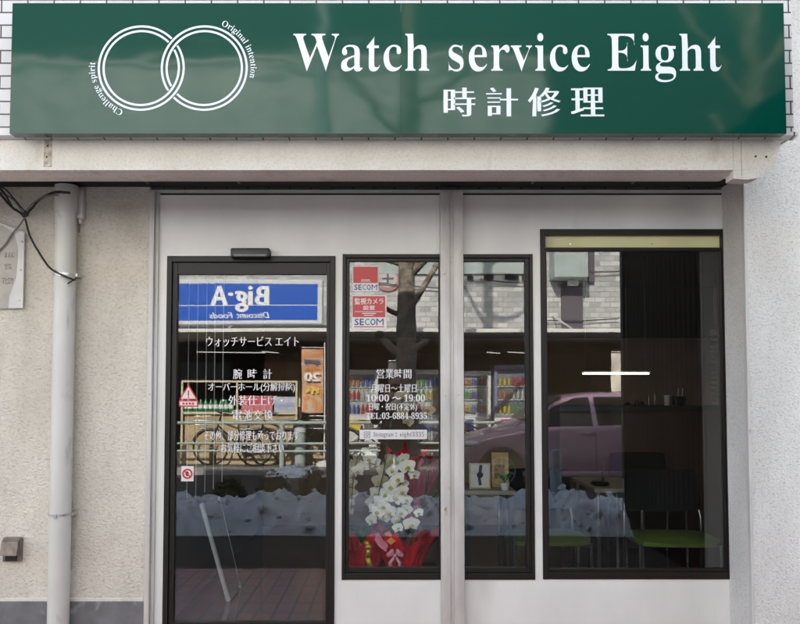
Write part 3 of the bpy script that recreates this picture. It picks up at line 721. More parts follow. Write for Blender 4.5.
# chairs
def make_chair():
    t = thing('visitor_chair', (0, 0, 0), '', 'chair', 'green seated chairs inside the shop')
    mb = MB(); n = 9
    vs = []; fs = []
    for j in range(n):
        for i in range(n):
            u, v = i/(n-1)*2-1, j/(n-1)*2-1
            k = (1-abs(u)**4)*(1-abs(v)**4)
            w_ = .27 - .02*(v > 0)*v
            vs.append((u*w_*(1-.12*abs(v)**6), v*.23*(1-.1*abs(u)**6), .445+.028*k+.01*u*u))
    base = len(vs)
    for j in range(n):
        for i in range(n):
            x, y, z_ = vs[j*n+i]; vs.append((x, y, .425))
    for j in range(n-1):
        for i in range(n-1):
            a = j*n+i; fs.append((a, a+1, a+n+1, a+n)); fs.append((base+a, base+a+n, base+a+n+1, base+a+1))
    for i in range(n-1):
        fs.append((i, i+1, base+i+1, base+i)); a = (n-1)*n+i; fs.append((a, a+1, base+a+1, base+a))
        a = i*n; fs.append((a, a+n, base+a+n, base+a)); a = i*n+n-1; fs.append((a, a+n, base+a+n, base+a))
    mb.add(vs, fs); mb.build('seat', M['green_seat'], t, smooth=True)
    vs = []; fs = []; nu, nv = 13, 7
    for s_ in (0, 1):
        for j in range(nv):
            for i in range(nu):
                u, v = i/(nu-1)*2-1, j/(nv-1)
                x = u*.265*(1-.06*v)*(1 if 0 < j < nv-1 else .95); y = .26+.05*v-.05*u*u + s_*.018; z_ = .60+.27*v - .02*(1-u*u)*(1-v)
                vs.append((x, y, z_))
    o = nu*nv
    for j in range(nv-1):
        for i in range(nu-1):
            a = j*nu+i; fs.append((a, a+1, a+nu+1, a+nu)); fs.append((o+a, o+a+nu, o+a+nu+1, o+a+1))
    for i in range(nu-1): fs.append((i, o+i, o+i+1, i+1)); a = (nv-1)*nu+i; fs.append((a, a+1, o+a+1, o+a))
    for j in range(nv-1): a = j*nu; fs.append((a, a+nu, o+a+nu, o+a)); a += nu-1; fs.append((a, o+a, o+a+nu, a+nu))
    MB().add(vs, fs).build('backrest', M['mesh_back'], t, smooth=True)
    for s_ in (-1, 1):
        MB().tube([(s_*.255, -.20, 0), (s_*.255, -.19, .43)], .011, 10).build('leg', M['chrome'], t, smooth=True)
        MB().tube([(s_*.265, .27, 0), (s_*.265, .22, .42), (s_*.262, .225, .55), (s_*.25, .27, .66)], .011, 10).build('leg', M['chrome'], t, smooth=True)
    mb = MB()
    for s_ in (-1, 1): mb.tube([(s_*.252, -.19, .418), (s_*.258, .22, .418)], .010, 8)
    mb.build('seat_frame', M['black'], t)
    return t
ch = make_chair()
q = at(672, 540, .62); ch.location = (q.x, .62, 0); ch.rotation_euler.z = R(-4)
ch['label'] = 'green seated black backed chair at the right end of the shop window'
q = at(545, 540, .66); dup(ch, (q.x, .66, 0), R(5), 'green seated chair half behind the frame between the two windows')
q = at(655, 470, 2.0); dup(ch, (q.x-.05, 2.05, 0), R(2), 'black backed chair at the far side of the table')
# low display table with watch poster, yellow card and plant
dz = gz(485, 489.5, .5)
dx0, dx1 = gx(463, 489, .5), gx(514, 489, .5)
dt = thing('display_table', ((dx0+dx1)/2, .6, 0), 'narrow display table inside the window right of the post', 'table')
MB().box(dx0, dx1, .42, .78, dz-.025, dz, .004).build('table_top', M['table'], dt)
for a in (dx0+.03, dx1-.03):
    for y in (.45, .75): MB().box(a-.012, a+.012, y-.012, y+.012, 0, dz-.025).build('leg', M['black'], dt)
def card(name, a, b, c, Y, m, label, tilt=8):
    """a stand-up card whose lower edge sits on the display table"""
    p0, p1 = at(a, 489, Y), at(b, 489, Y); h = gz(a, c, Y)-dz
    t = thing(name, ((p0.x+p1.x)/2, Y, dz+.002), label, 'poster')
    rot = Matrix.Translation(((p0.x+p1.x)/2, Y, dz+.002)) @ Matrix.Rotation(R(-tilt), 4, 'X')
    return t, p1.x-p0.x, h, rot
t, w_, h, RM = card('watch_poster', 469.5, 490.5, 463.5, .52, None, 'small framed poster of a wristwatch standing on the display table')
MB().obox(RM @ Matrix.Translation((0, 0, h/2)), w_, .012, h, .002).build('frame', mat('champagne frame', (.42, .36, .24), .4, metal=.4), t)
MB().obox(RM @ Matrix.Translation((0, -.008, h/2)), w_*.86, .003, h*.88).build('print', mat('pale print', (.62, .62, .60), .6), t)
mb = MB(); mb.obox(RM @ Matrix.Translation((0, -.011, h*.5)), .018, .002, h*.72)
arc(mb, 0, 0, 0, .001, 0, .001, 0, 1, 4)
mb.bm.free(); mb = MB(); mb.obox(RM @ Matrix.Translation((.005, -.011, h*.78)) @ Matrix.Rotation(R(8), 4, 'Y'), .020, .002, h*.28); mb.obox(RM @ Matrix.Translation((-.002, -.011, h*.28)) @ Matrix.Rotation(R(-8), 4, 'Y'), .020, .002, h*.30)
d = RM @ Vector((0, -.0115, h*.53)); mb.lathe(d, [(.021, -.003), (.021, .001)], 24, 'Y'); mb.build('watch_picture', mat('dark blue ink', (.02, .035, .08), .4), t)
t, w_, h, RM = card('yellow_card', 492, 509, 453, .60, None, 'tall yellowish card standing behind the watch poster', 5)
MB().obox(RM @ Matrix.Translation((0, 0, h/2)), w_, .01, h, .002).build('board', mat('ochre board', (.48, .32, .11), .6, col2=(.55, .42, .22), vscale=14), t)
MB().obox(RM @ Matrix.Translation((-.005, -.0065, h*.45)), w_*.6, .002, h*.4).build('inset_panel', mat('brown print', (.28, .17, .09), .6), t)
q = at(505, 489, .47)
pl = thing('potted_plant', (q.x, .47, dz+.001), 'tiny green plant in a white pot at the edge of the display table', 'plant')
MB().lathe((q.x, .47, dz+.001), [(.022, 0), (.03, .045), (.027, .045)], 16).build('pot', M['white'], pl, smooth=True)
mb = MB()
for k in range(26):
    a = random.uniform(0, 6.28); L = random.uniform(.03, .075); b = Vector((q.x, .47, dz+.045)); tip = b+Vector((math.cos(a)*L*.7, math.sin(a)*L*.5, L*.9)); s_ = Vector((-math.sin(a), math.cos(a), 0))*.011
    m_ = b.lerp(tip, .6)+Vector((0, 0, .012)); mb.add([b, m_+s_, tip, m_-s_], [(0, 1, 2, 3)])
mb.build('leaves', mat('small green leaf', (.05, .22, .04), .5), pl)

M['rod'] = mat('pale grey rod', (.42, .42, .41), .5)
# white rods of a hanging screen behind the door glass
qs = [(187, 499), (196, 498), (205, 492), (213.5, 489), (222, 482)]
r0 = at(180, 277, .35)
scr = thing('rod_screen', (at(205, 500, .35).x, .35, 1.0), 'hanging screen of thin white rods behind the left part of the door glass', 'screen')
for a, b in qs:
    q = at(a, 470, .35); zb = gz(a, b, .35); MB().tube([(q.x, .35, zb), (q.x, .35, 2.2)], .0036, 8).build('rod', M['rod'], scr, smooth=True)
MB().box(at(182, 280, .35).x, at(228, 280, .35).x, .335, .365, 2.18, 2.2).build('rail', M['bronze'], scr)
# leaning display frame
fr = thing('leaning_stand', (at(233, 590, .75).x, .75, 0), 'silver edged dark board leaning to the left inside the door', 'stand')
A1 = at(228.5, 600, .70); A1.z = .0; A2 = at(201.5, 504, .45); B1 = at(240, 582, 1.05); B1.z = 0; B2 = at(218.5, 497, .85)
def bar(mb, a, b, wx, wy):
    z = (b-a).normalized(); x = Vector((1, 0, 0)); x = (x-z*x.dot(z)).normalized(); y = z.cross(x)
    mm = Matrix((x, y, z)).transposed().to_4x4(); mm.translation = (a+b)/2; mb.obox(mm, wx, wy, (b-a).length, .002)
m2 = MB(); bar(m2, A1, A2, .022, .03); m2.build('side_rail', mat('satin aluminium', (.88, .90, .92), .35), fr)
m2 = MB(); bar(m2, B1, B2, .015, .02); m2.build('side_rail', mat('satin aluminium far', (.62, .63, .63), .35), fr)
mb = MB(); nrm = Vector((.006, 0, 0)); e = .02
c = [A1.lerp(A2, .04), A2.lerp(A1, .04), B2.lerp(B1, .04), B1.lerp(B2, .04)]
mb.add([v-nrm for v in c]+[v+nrm for v in c], [(0, 1, 2, 3), (4, 7, 6, 5), (0, 4, 5, 1), (1, 5, 6, 2), (2, 6, 7, 3), (3, 7, 4, 0)]); mb.build('board', M['indark'], fr)

# ---- orchids and gift wrapped pots
M['petal'] = mat('white orchid petal', (.80, .79, .72), .55)
M['petal2'] = mat('cream orchid petal', (.55, .50, .40), .6)
M['lip'] = mat('yellow lip', (.62, .50, .10), .5)
M['stem'] = mat('green stem', (.10, .16, .05), .5)
M['leaf'] = mat('orchid leaf', (.03, .10, .025), .4)
M['wrapred'] = mat('red wrapping', (.62, .012, .022), .32, var=.25, vscale=8, bump=.8, bscale=16, bdist=.02)
M['wrappink'] = mat('pink tissue', (.65, .20, .28), .5, var=.2, vscale=12, bump=.6, bscale=20, bdist=.01)
M['gold'] = mat('gold ribbon', (.55, .36, .06), .3, metal=.5)
M['bow'] = mat('pink satin ribbon', (.72, .32, .38), .35)
def petal(mb, M_, L, W, th=.002, cup=.25):
    n = 7; m = 5; vs = []; fs = []
    for s_ in (0, 1):
        for j in range(m):
            v = j/(m-1)
            wdt = W*math.sin(math.pi*(.12+.80*v)**.8)
            for i in range(n):
                u = i/(n-1)*2-1
                vs.append(M_ @ Vector((u*wdt/2, -cup*L*(.5*v*v*.4-.25*u*u*(v)) - s_*th, L*v)))
    o = n*m
    for j in range(m-1):
        for i in range(n-1):
            a = j*n+i; fs.append((a, a+1, a+n+1, a+n)); fs.append((o+a, o+a+n, o+a+n+1, o+a+1))
    mb.add(vs, fs)
def make_flower(pm):
    """an orchid flower facing -Y, 9 cm across; returned as (petals mesh, lip mesh)"""
    mb = MB()
    for ang, L, W, y in ((0, .045, .034, 0), (130, .045, .032, 0), (-130, .045, .032, 0), (72, .052, .060, -.004), (-72, .052, .060, -.004)):
        petal(mb, Matrix.Translation((0, y, 0)) @ Matrix.Rotation(R(ang), 4, 'Y'), L, W)
    f = mb.build('flower', pm, smooth='all', origin=(0, 0, 0))
    mb = MB(); mb.ball((0, -.012, -.004), .009, .010, .008, 2); mb.ball((-.009, -.010, -.008), .007, .004, .009, 1); mb.ball((.009, -.010, -.008), .007, .004, .009, 1); mb.ball((0, -.016, -.016), .005, .004, .009, 1)
    l = mb.build('lip', M['lip'], smooth='all', origin=(0, 0, 0)); l.parent = f
    return f
fw = make_flower(M['petal']); fc = make_flower(M['petal2'])
def put_flower(proto, parent, px_, py_, Y, sc=1.0):
    p = at(px_, py_, Y)-ORG[parent.name]; c = proto.copy(); COL.objects.link(c); c.parent = parent; c.location = p
    c.rotation_euler = (R(random.uniform(-25, 12)), R(random.uniform(-25, 25)), R(random.uniform(-35, 35))); c.scale = (sc,)*3
    for g in proto.children: d = g.copy(); COL.objects.link(d); d.parent = c
bz = gz(385, 574, .3)
sh = thing('window_shelf', (at(395, 574, .3).x, .3, 0), 'low dark shelf behind the window glass carrying the gift flowers', 'shelf')
MB().box(at(343, 574, .3).x, at(438, 574, .3).x, .08, .62, bz-.03, bz, .003).build('shelf_board', M['indark'], sh)
for a in (347, 434): MB().box(at(a, 574, .3).x-.012, at(a, 574, .3).x+.012, .12, .58, 0, bz-.03).build('shelf_side', M['indark'], sh)
def wrap(name_parent, cx, cy, z0, h, r0, r1, m, seed, pleats=11):
    random.seed(seed); ph = [random.uniform(0, 6.28) for _ in range(4)]
    def wob(r, hh, a, i):
        f = i/7
        return (r*(1+.10*f*math.sin(pleats*a+ph[0])+.12*f*math.sin(3*a+ph[1])+.05*math.sin(23*a+ph[2])), hh+h*f**3*(.16*math.sin(4*a+ph[3])+.10*math.sin(pleats*a+ph[0]+1)))
    prof = [(r0+(r1-r0)*(k/7)**1.6*(1), z0+h*k/7) for k in range(8)]
    return MB().lathe((cx, cy, 0), prof, 88, 'Z', wob).build('gift_wrap', m, name_parent, smooth='all')
def leaves(parent, cx, cy, z, n, seed):
    random.seed(seed); mb = MB()
    for k in range(n):
        a = random.uniform(0, 6.28); L = random.uniform(.12, .2); pts = []
        s_ = Vector((-math.sin(a), math.cos(a), 0))
        row = []
        for j in range(6):
            t_ = j/5; c_ = Vector((cx+math.cos(a)*L*t_, cy+math.sin(a)*L*t_*.7, z+.10*math.sin(t_*2.4)))
            wd = .03*math.sin(math.pi*(t_*.85+.1)); row.append((c_-s_*wd, c_+s_*wd))
        vs = [v for r_ in row for v in r_]; mb.add(vs, [(2*j, 2*j+1, 2*j+3, 2*j+2) for j in range(5)])
    mb.build('leaves', M['leaf'], parent, smooth='all')
def stem(parent, pts, r=.0035):
    P3 = [at(a, b, y) for a, b, y in pts]; out = []
    for i in range(len(P3)-1):
        p0, p1, p2, p3 = P3[max(i-1, 0)], P3[i], P3[i+1], P3[min(i+2, len(P3)-1)]
        for k in range(6):
            t = k/6; out.append(.5*((2*p1)+(p2-p0)*t+(2*p0-5*p1+4*p2-p3)*t*t+(3*p1-p0-3*p2+p3)*t*t*t))
    out.append(P3[-1]); MB().tube(out, r, 8).build('flower_stem', M['stem'], parent, smooth=True)
# right, larger plant
q = at(404, 566, .30)
o1 = thing('orchid_plant', (q.x, .30, bz+.001), 'tall white orchid in red wrapping with a pale pink bow behind the glass', 'orchid', 'gift orchids behind the window')
wrap(o1, q.x, .30, bz+.002, .25, .10, .21, M['wrapred'], 3)
leaves(o1, q.x, .34, bz+.20, 6, 5)
stem(o1, [(412, 545, .34), (428, 480, .36), (424, 430, .36), (408, 400, .33), (392, 420, .30), (384, 470, .27), (372, 520, .24)])
stem(o1, [(410, 545, .32), (424, 500, .33), (425, 462, .33), (410, 455, .28), (398, 480, .24), (396, 505, .22), (404, 528, .2)])
stem(o1, [(408, 545, .30), (420, 510, .30), (437, 493, .30), (415, 499, .25), (400, 500, .22)], .003)
for a, b, y, s_ in ((407, 467, .20, 1.15), (398, 479, .20, 1.0), (395, 498, .18, 1.1), (378, 512, .20, 1.0), (372, 520, .22, .9), (389, 512, .18, 1.05), (384, 517, .22, .9), (411, 524, .16, 1.1), (401, 513, .2, .85), (407, 509, .22, .8), (419, 513, .2, .7), (398, 528, .2, .75), (402, 484, .25, .9), (375, 509, .26, .9), (390, 487, .2, .95), (386, 495, .19, 1.0), (380, 502, .2, 1.0), (402, 491, .19, .85), (393, 471, .22, .95), (403, 459, .22, .9), (384, 506, .18, .95), (414, 475, .22, .8), (406, 500, .2, .9), (396, 519, .19, .8)):
    put_flower(fw, o1, a, b, y, s_)
for a, b, y, s_ in ((402, 396, .36, 1.0), (396, 405, .36, .95), (409, 404, .36, 1.0), (403, 413, .34, 1.0), (408, 421, .36, .9), (392, 461, .3, 1.1), (385, 470, .3, 1.1), (380, 481, .3, 1.1), (389, 486, .28, 1.1), (377, 494, .3, 1.1), (385, 500, .28, 1.0), (373, 502, .32, 1.0), (428, 410, .42, 1.0), (424, 421, .42, 1.0), (432, 424, .42, .9)):
    put_flower(fc, o1, a, b, y, s_)
q = at(400, 556, .12)
mb = MB()
for s_ in (-1, 1):
    mb.ball((q.x-.03+s_*.028, .13, q.z+.01), .028, .014, .017, 2, Matrix.Rotation(R(s_*25), 3, 'Y'))
    mb.ball((q.x-.03+s_*.022, .12, q.z+.025), .02, .012, .012, 2, Matrix.Rotation(R(s_*50), 3, 'Y'))
    mb.tube([(q.x-.03, .13, q.z), (q.x-.03+s_*.03, .125, q.z-.045), (q.x-.03+s_*.022, .12, q.z-.085)], [.008, .012, .010], 8)
mb.ball((q.x-.03, .12, q.z), .012); mb.build('ribbon_bow', M['bow'], o1, smooth='all')
p = at(392, 545, .15); mb = MB(); mb.add([at(385, 533, .16), at(389, 531, .16), at(396, 541, .14), at(391, 545, .13), at(385, 540, .14)], [(0, 1, 2, 3, 4)]); mb.build('orange_paper', mat('orange paper', (.65, .22, .04), .5), o1)
# left plant
q = at(362, 566, .30)
o2 = thing('orchid_plant', (q.x, .30, bz+.001), 'white orchid in deep red wrapping with gold ribbon, at the left window edge', 'orchid', 'gift orchids behind the window')
wrap(o2, q.x-.01, .31, bz+.002, .23, .11, .19, M['wrapred'], 9, 7)
leaves(o2, q.x, .34, bz+.18, 5, 8)
stem(o2, [(362, 545, .36), (374, 500, .38), (380, 460, .38), (370, 445, .34), (360, 452, .3), (354, 475, .27), (351, 510, .26)])
for a, b, y, s_ in ((370, 459, .26, 1.0), (363, 467, .26, .95), (375, 463, .28, .8), (358, 471, .26, .9), (366, 453, .28, .8), (352.5, 474, .3, .7)): put_flower(fw, o2, a, b, y, s_)
for a, b, y, s_ in ((351, 483, .3, .8), (352, 493, .3, .8), (350.5, 503, .3, .7), (353, 465, .33, .8), (358, 459, .34, .8), (349.5, 512, .3, .6)): put_flower(fc, o2, a, b, y, s_)
mb = MB(); p = [at(366, 541, .13), at(369, 548, .125), at(367.5, 558, .13), at(372, 571, .15)]
for k, (u, v) in enumerate(zip(p, p[1:])):
    d = Vector((.016, 0, 0)); mb.add([u-d, u+d, v+d, v-d, u-d+Vector((0, .004, 0)), u+d+Vector((0, .004, 0)), v+d+Vector((0, .004, 0)), v-d+Vector((0, .004, 0))], [(0, 1, 2, 3), (4, 7, 6, 5), (0, 4, 5, 1), (2, 6, 7, 3), (1, 5, 6, 2), (0, 3, 7, 4)])
mb.ball(at(368.5, 547, .125), .024, .012, .016); mb.build('gold_ribbon', M['gold'], o2, smooth='all')
mb = MB(); p = at(378, 545, .2); mb.add([at(372, 535, .15), at(378, 533, .14), at(388, 545, .13), at(386, 552, .13), at(378, 546, .14)], [(0, 1, 2, 3, 4)]); mb.build('tissue_paper', M['wrappink'], o2)
# crumpled pink and red bouquet wrapping further back
q = at(414, 480, .62)
o3 = thing('wrapped_bouquet', (q.x, .68, bz+.001), 'large pink and red wrapped bouquet standing behind the orchids', 'bouquet')
def crumple(cx, cy, z0, h, rr, m, seed):
    def wob(r, hh, a, i):
        f = max(0, (i-3)/6); k = noise.noise(Vector((math.cos(a)*3, math.sin(a)*3, hh*9+seed)))+.6*noise.noise(Vector((math.cos(a)*8, math.sin(a)*8, hh*22+seed)))
        return (r*(1+f*.55*k), hh+f*.05*k+f*f*.04*math.sin(5*a+seed))
    prof = [(.04, z0), (.03, z0+h*.3), (.03, z0+h*.58), (.05, z0+h*.66)]+[(.05+(rr-.05)*(k/6)**.6, z0+h*(.66+.34*k/6)) for k in range(1, 7)]
    return MB().lathe((cx, cy, 0), prof, 72, 'Z', wob).build('gift_wrap', m, o3, smooth=True)
crumple(q.x+.03, .66, bz+.002, .66, .15, M['wrappink'], 2.0)
crumple(q.x-.03, .72, bz+.002, .72, .14, M['wrapred'], 5.0)
bpy.data.objects.remove(fw.children[0]); bpy.data.objects.remove(fw); bpy.data.objects.remove(fc.children[0]); bpy.data.objects.remove(fc)
random.seed(11)
# ================================================================== ACROSS THE STREET (seen mirrored in the glass and the sign)
FM = 11.8                       # facade distance
M['farwall'] = tiles('sunlit pale facade tiles', (.33, .33, .33), (.58, .575, .56), (.26, .26, .26), .22, .11, .008, .35, dirt=.06)
M['fardark'] = mat('dark shop interior', (.018, .012, .009), .8)
M['greenish'] = mat('pale green grey metal', (.36, .42, .40), .5, var=.08)
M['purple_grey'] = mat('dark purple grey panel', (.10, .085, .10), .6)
M['awning'] = mat('pale awning metal', (.62, .61, .58), .45, var=.08)
M['dark_added'] = mat('dark added storey', (.014, .014, .014), .6, var=.3)
mk = thing('supermarket_building', (0, -FM, 0), 'pale tiled supermarket across the street with an open ground floor under a ledge', 'building')
xA, xB = -14.0, 2.9
hz = 2.45
MB().box(xA, xB, -FM-6, -FM, hz, 7.7).build('upper_wall', M['farwall'], mk)
MB().box(xB+.001, 12, -FM-6, -FM, hz, 5.0).build('low_upper_wall', M['farwall'], mk)
MB().box(xA, xB+.05, -FM-6, -FM+.12, 7.701, 7.85).build('parapet', M['awning'], mk)
MB().box(xA+.1, xB, -FM-5.5, -FM-.3, 7.851, 10.2).build('added_dark_storey', M['dark_added'], mk)  # dark storey added so the sign's upper part mirrors no bright sky
MB().box(xB+.002, 12, -FM-5.5, -FM-.3, 5.001, 10.2).build('added_dark_storey', M['dark_added'], mk)
MB().box(xA, 12, -FM-3.2, -FM-3.0, GZ, hz).build('store_back_wall', M['fardark'], mk)
MB().box(xA, 12, -FM-3.0, -FM, hz-.12, hz-.001).build('store_ceiling', M['fardark'], mk)
for x in (xA, -7.2, 4.9, 11.7): MB().box(x, x+.3, -FM-2.9, -FM-.01, GZ, hz-.121).build('store_pillar', mat('brown tiled pillar', (.16, .09, .07), .5, var=.1), mk)
aw = MB().box(xA, 12, -FM+.001, -9.95, 2.50, 2.585, .01); aw.build('awning_ledge', M['awning'], mk)
MB().box(xA, 12, -9.93, -9.90, 2.515, 2.57).build('awning_edge', mat('bright awning lip', (.78, .77, .72), .4), mk)
for x in (-6.2, -3.2, .2, 3.4, 6.6):
    MB().tube([(x, -FM+.02, 3.0), (x, -10.1, 2.6)], .02, 8).build('awning_stay', M['awning'], mk)
# windows of the upper storey, seen in the sign's gloss
M['farpane'] = mat('dark far window', (.02, .025, .03), .08, spec=.8)
for x in (-8.6, -5.6, -2.9, -.2):
    f = MB(); frame(f, x, x+1.7, 5.0, 6.2, .06, .06, .06, .06, -FM-.05, -FM+.03); f = f.build('window_frame', M['awning'], mk)
    MB().box(x+.06, x+1.64, -FM+.001, -FM+.008, 5.06, 6.14).build('window_pane', M['farpane'], f)
# pale green bay box and dark panel painted as a cast shadow on the facade (right window)
a = ref(555, 277, 11.3); b = ref(588, 252, 11.3)
bx_ = MB().box(a.x, b.x, -FM+.001, -11.25, a.z, b.z+.5, .01); bx_.build('bay_box', M['greenish'], mk)
a = ref(589, 282, FM); MB().box(a.x-.02, a.x+.10, -FM+.001, -FM+.1, a.z, a.z+1.2).build('rain_gutter', M['purple_grey'], mk)
a = ref(562, 331, FM); b = ref(582.5, 283, FM); MB().box(a.x, b.x, -FM+.001, -FM+.05, 2.6, b.z).build('painted_shadow', M['purple_grey'], mk)
MB().box(a.x+.12, b.x-.1, -FM+.05, -FM+.15, b.z-.06, b.z+.05, .01).build('wall_lamp', M['white'], mk)
# greenish band at the top of window two and tile soffit line
a = ref(440, 274, FM); b = ref(534, 255, FM); MB().box(-.5, b.x, -FM+.001, -FM+.06, a.z, a.z+.42).build('signage_band', M['greenish'], mk)
mb = MB()
for x, w_ in ((1.55, .12), (1.9, .2), (2.35, .3), (2.72, .15)): mb.box(x, x+w_, -FM+.061, -FM+.085, a.z-.13, a.z-.02)
mb.build('wall_fixture', M['gasket'], mk)
# thin wires on the facade
for a_, b_ in (((350, 279), (440, 288)), ((480, 279), (534, 283)), ((590, 272), (640, 268)), ((545, 320), (619, 318))):
    p, q = ref(*a_, FM-.1), ref(*b_, FM-.1); tag(MB().tube([p, p.lerp(q, .5)-Vector((0, 0, .03)), q], .012, 6).build('facade_wire', M['cable']), 'black wire along the tiled facade near photo column %s' % {350: 'of the tree trunk', 480: 'of the trunk shadow', 590: 'of the pale green box', 545: 'of the painted shadow'}[a_[0]], 'wire')
# round plate
q = ref(387.5, 279, FM)
rs = thing('round_sign', (q.x, -FM+.03, q.z), 'small round pinkish plate with a cross on the tiled facade beside the tree', 'sign')
MB().lathe((q.x, -FM+.03, q.z), [(.27, -.03), (.27, .02)], 32, 'Y').build('disc', mat('faded pink', (.42, .20, .20), .5), rs)
MB().lathe((q.x, -FM+.053, q.z), [(.20, -.001), (.20, .004)], 32, 'Y').build('disc_face', mat('pale grey plate', (.48, .46, .45), .5), rs)
mb = MB(); mb.box(q.x-.12, q.x+.12, -FM+.058, -FM+.064, q.z-.02, q.z+.02); mb.box(q.x-.02, q.x+.02, -FM+.058, -FM+.0645, q.z-.12, q.z+.12); mb.build('cross', M['purple_grey'], rs)
# blue sign
BY = 10.35
a = ref(120, 324, BY); b = ref(322.5, 279, BY)
bs = thing('store_sign', ((a.x+b.x)/2, -BY, a.z), 'long blue and white store sign reading Big-A Discount Foods on the ledge across the street', 'sign')
MB().box(a.x, b.x, -BY-.3, -BY, a.z, b.z, .02).build('sign_case', mat('white sign case', (.62, .64, .66), .4), bs)
c = ref(124, 320, BY); d = ref(317.5, 283.5, BY)
M['blue'] = mat('sign blue', (.015, .10, .52), .35)
l = ref(200, 305, BY).z
MB().box(c.x, d.x, -BY, -BY+.006, l+.012, d.z).build('blue_panel', M['blue'], bs); MB().box(c.x, d.x, -BY, -BY+.006, c.z, l-.012).build('blue_panel', M['blue'], bs)
def rtext(mb, s, a0, a1, b0, b1, m, **k):
    p = ref(a0, b1, m); q = ref(a1, b0, m); put_text(mb, s, p.x, q.x, p.z, q.z, p.y, flip=True, **k)
mb = MB()
rtext(mb, 'B', 254, 269, 285.5, 305.5, BY-.012, ax=.045, ay=.02); rtext(mb, 'ig', 234, 252.5, 285.5, 312, BY-.012, ax=.045, ay=.02)
rtext(mb, '-', 227.5, 232.5, 292.5, 295.5, BY-.012, ax=.03, ay=.02); rtext(mb, 'A', 209.5, 227.5, 285.5, 305.5, BY-.012, ax=.045, ay=.02)
rtext(mb, 'Discount', 236.5, 269, 312, 318, BY-.012, ax=.02, ay=.01, shear=.03); rtext(mb, 'Foods', 209.5, 232.5, 312, 318, BY-.012, ax=.02, ay=.01, shear=.03)
mb.build('lettering', M['vinylw'], bs)
# neighbouring buildings across the street, and beside the shop
nb = thing('neighbour_building', (17, -FM-1, 0), 'plain beige building right of the supermarket across the street', 'building')
MB().box(12.3, 22, -FM-7, -FM-.5, GZ, 6.2).build('wall', mat('beige render far', (.45, .40, .33), .8, var=.06), nb)
for x in (13.3, 16.2, 19.1): MB().box(x, x+1.6, -FM-.5, -FM-.46, 3.6, 4.9).build('window', M['farpane'], nb)
nb = thing('neighbour_building', (-19, -FM-1, 0), 'grey building left of the supermarket across the street', 'building')
MB().box(-24, -14.3, -FM-7, -FM-.4, GZ, 8).build('wall', mat('grey render far', (.34, .34, .35), .8, var=.06), nb)
for x in (-23, -20, -17): MB().box(x, x+1.6, -FM-.4, -FM-.36, 3.2, 4.6).build('window', M['farpane'], nb)
nb = thing('neighbour_building', (12, 3, 0), 'rendered building adjoining the shop on the right', 'building')
MB().box(7.02, 19, -.35, 7, GZ-.1, 5.85).build('wall', M['stucco_fine'], nb)
nb = thing('neighbour_building', (-12, 3, 0), 'rendered building adjoining the shop on the left', 'building')
MB().box(-19, -6.02, -.1, 7, GZ-.1, 5.85).build('wall', M['stucco'], nb)

# ---- vending machines
M['vend'] = mat('white vending enamel', (.66, .66, .66), .3, var=.03)
M['vendred'] = mat('red vending enamel', (.45, .03, .03), .3)
M['vendglass'] = glass('vending front', .05, (.9, .92, .92))
def products(mb_list, x0, x1, y, z, n, mats):
    pass
def vending(px0, px1, m, body, label, seed, ztop=1.83):
    random.seed(seed); x0, x1 = ref(px0, 400, m).x, ref(px1, 400, m).x; y = -m
    t = thing('vending_machine', ((x0+x1)/2, y-.35, GZ), label, 'vending machine', 'vending machines in front of the supermarket')
    MB().box(x0, x1, y-.7, y-.06, GZ+.06, ztop, .02).build('body', body, t, smooth=True)
    MB().box(x0+.03, x1-.03, y-.6, y-.1, GZ, GZ+.06).build('plinth', M['gasket'], t)
    f = MB(); frame(f, x0, x1, .84, ztop-.0, .06, .06, .04, .10, y-.059, y); f.build('door_frame', body, t)
    MB().box(x0+.06, x1-.06, y-.012, y-.004, .88, ztop-.1).build('display_glass', M['vendglass'], t)
    MB().box(x0+.0, x1, y-.059, y, GZ+.07, .838, .01).build('lower_door', M['vend'], t)
    cols = [(.5, .05, .04), (.6, .45, .05), (.1, .3, .1), (.55, .55, .52), (.08, .12, .4), (.45, .2, .08)]
    for r_, z in enumerate((.93, 1.23, 1.50)):
        MB().box(x0+.06, x1-.06, y-.058, y-.03, z-.045, z-.01).build('shelf', M['vend'], t)
        n = 9; wd = (x1-x0-.16)/n; cset = random.sample(cols, 3)
        for c_i, c_ in enumerate(cset):
            mb = MB()
            for k in range(n):
                if (k//3) % 3 == c_i: mb.lathe((x0+.08+wd*(k+.5), y-.038, z-.01), [(wd*.36, 0), (wd*.36, .12), (wd*.16, .16), (wd*.16, .19)], 8)
            mb.build('bottle_row', mat('drink label', c_, .35), t)
    MB().box(x0+.12, x1-.35, y, y+.006, .55, .80).build('poster', mat('vending poster', random.choice(cols), .4), t)
    MB().box(x0+.18, x1-.18, y, y+.012, .15, .34, .004).build('dispensing_flap', M['black'], t)
    MB().box(x1-.28, x1-.08, y, y+.01, .5, .78, .003).build('coin_panel', M['steel'], t)
vending(330, 378, 11.2, M['vend'], 'white vending machine left of the tree trunk', 1)
vending(408, 457, 11.2, M['vend'], 'white vending machine right of the tree trunk', 2)
vending(460, 491.5, 11.1, M['vend'], 'narrow vending machine behind the bonnet of the parked car', 3, 1.80)
vending(495, 543, 11.0, mat('blue grey cabinet', (.20, .22, .32), .35), 'blue grey cabinet machine above the car windscreen', 4, 1.92)
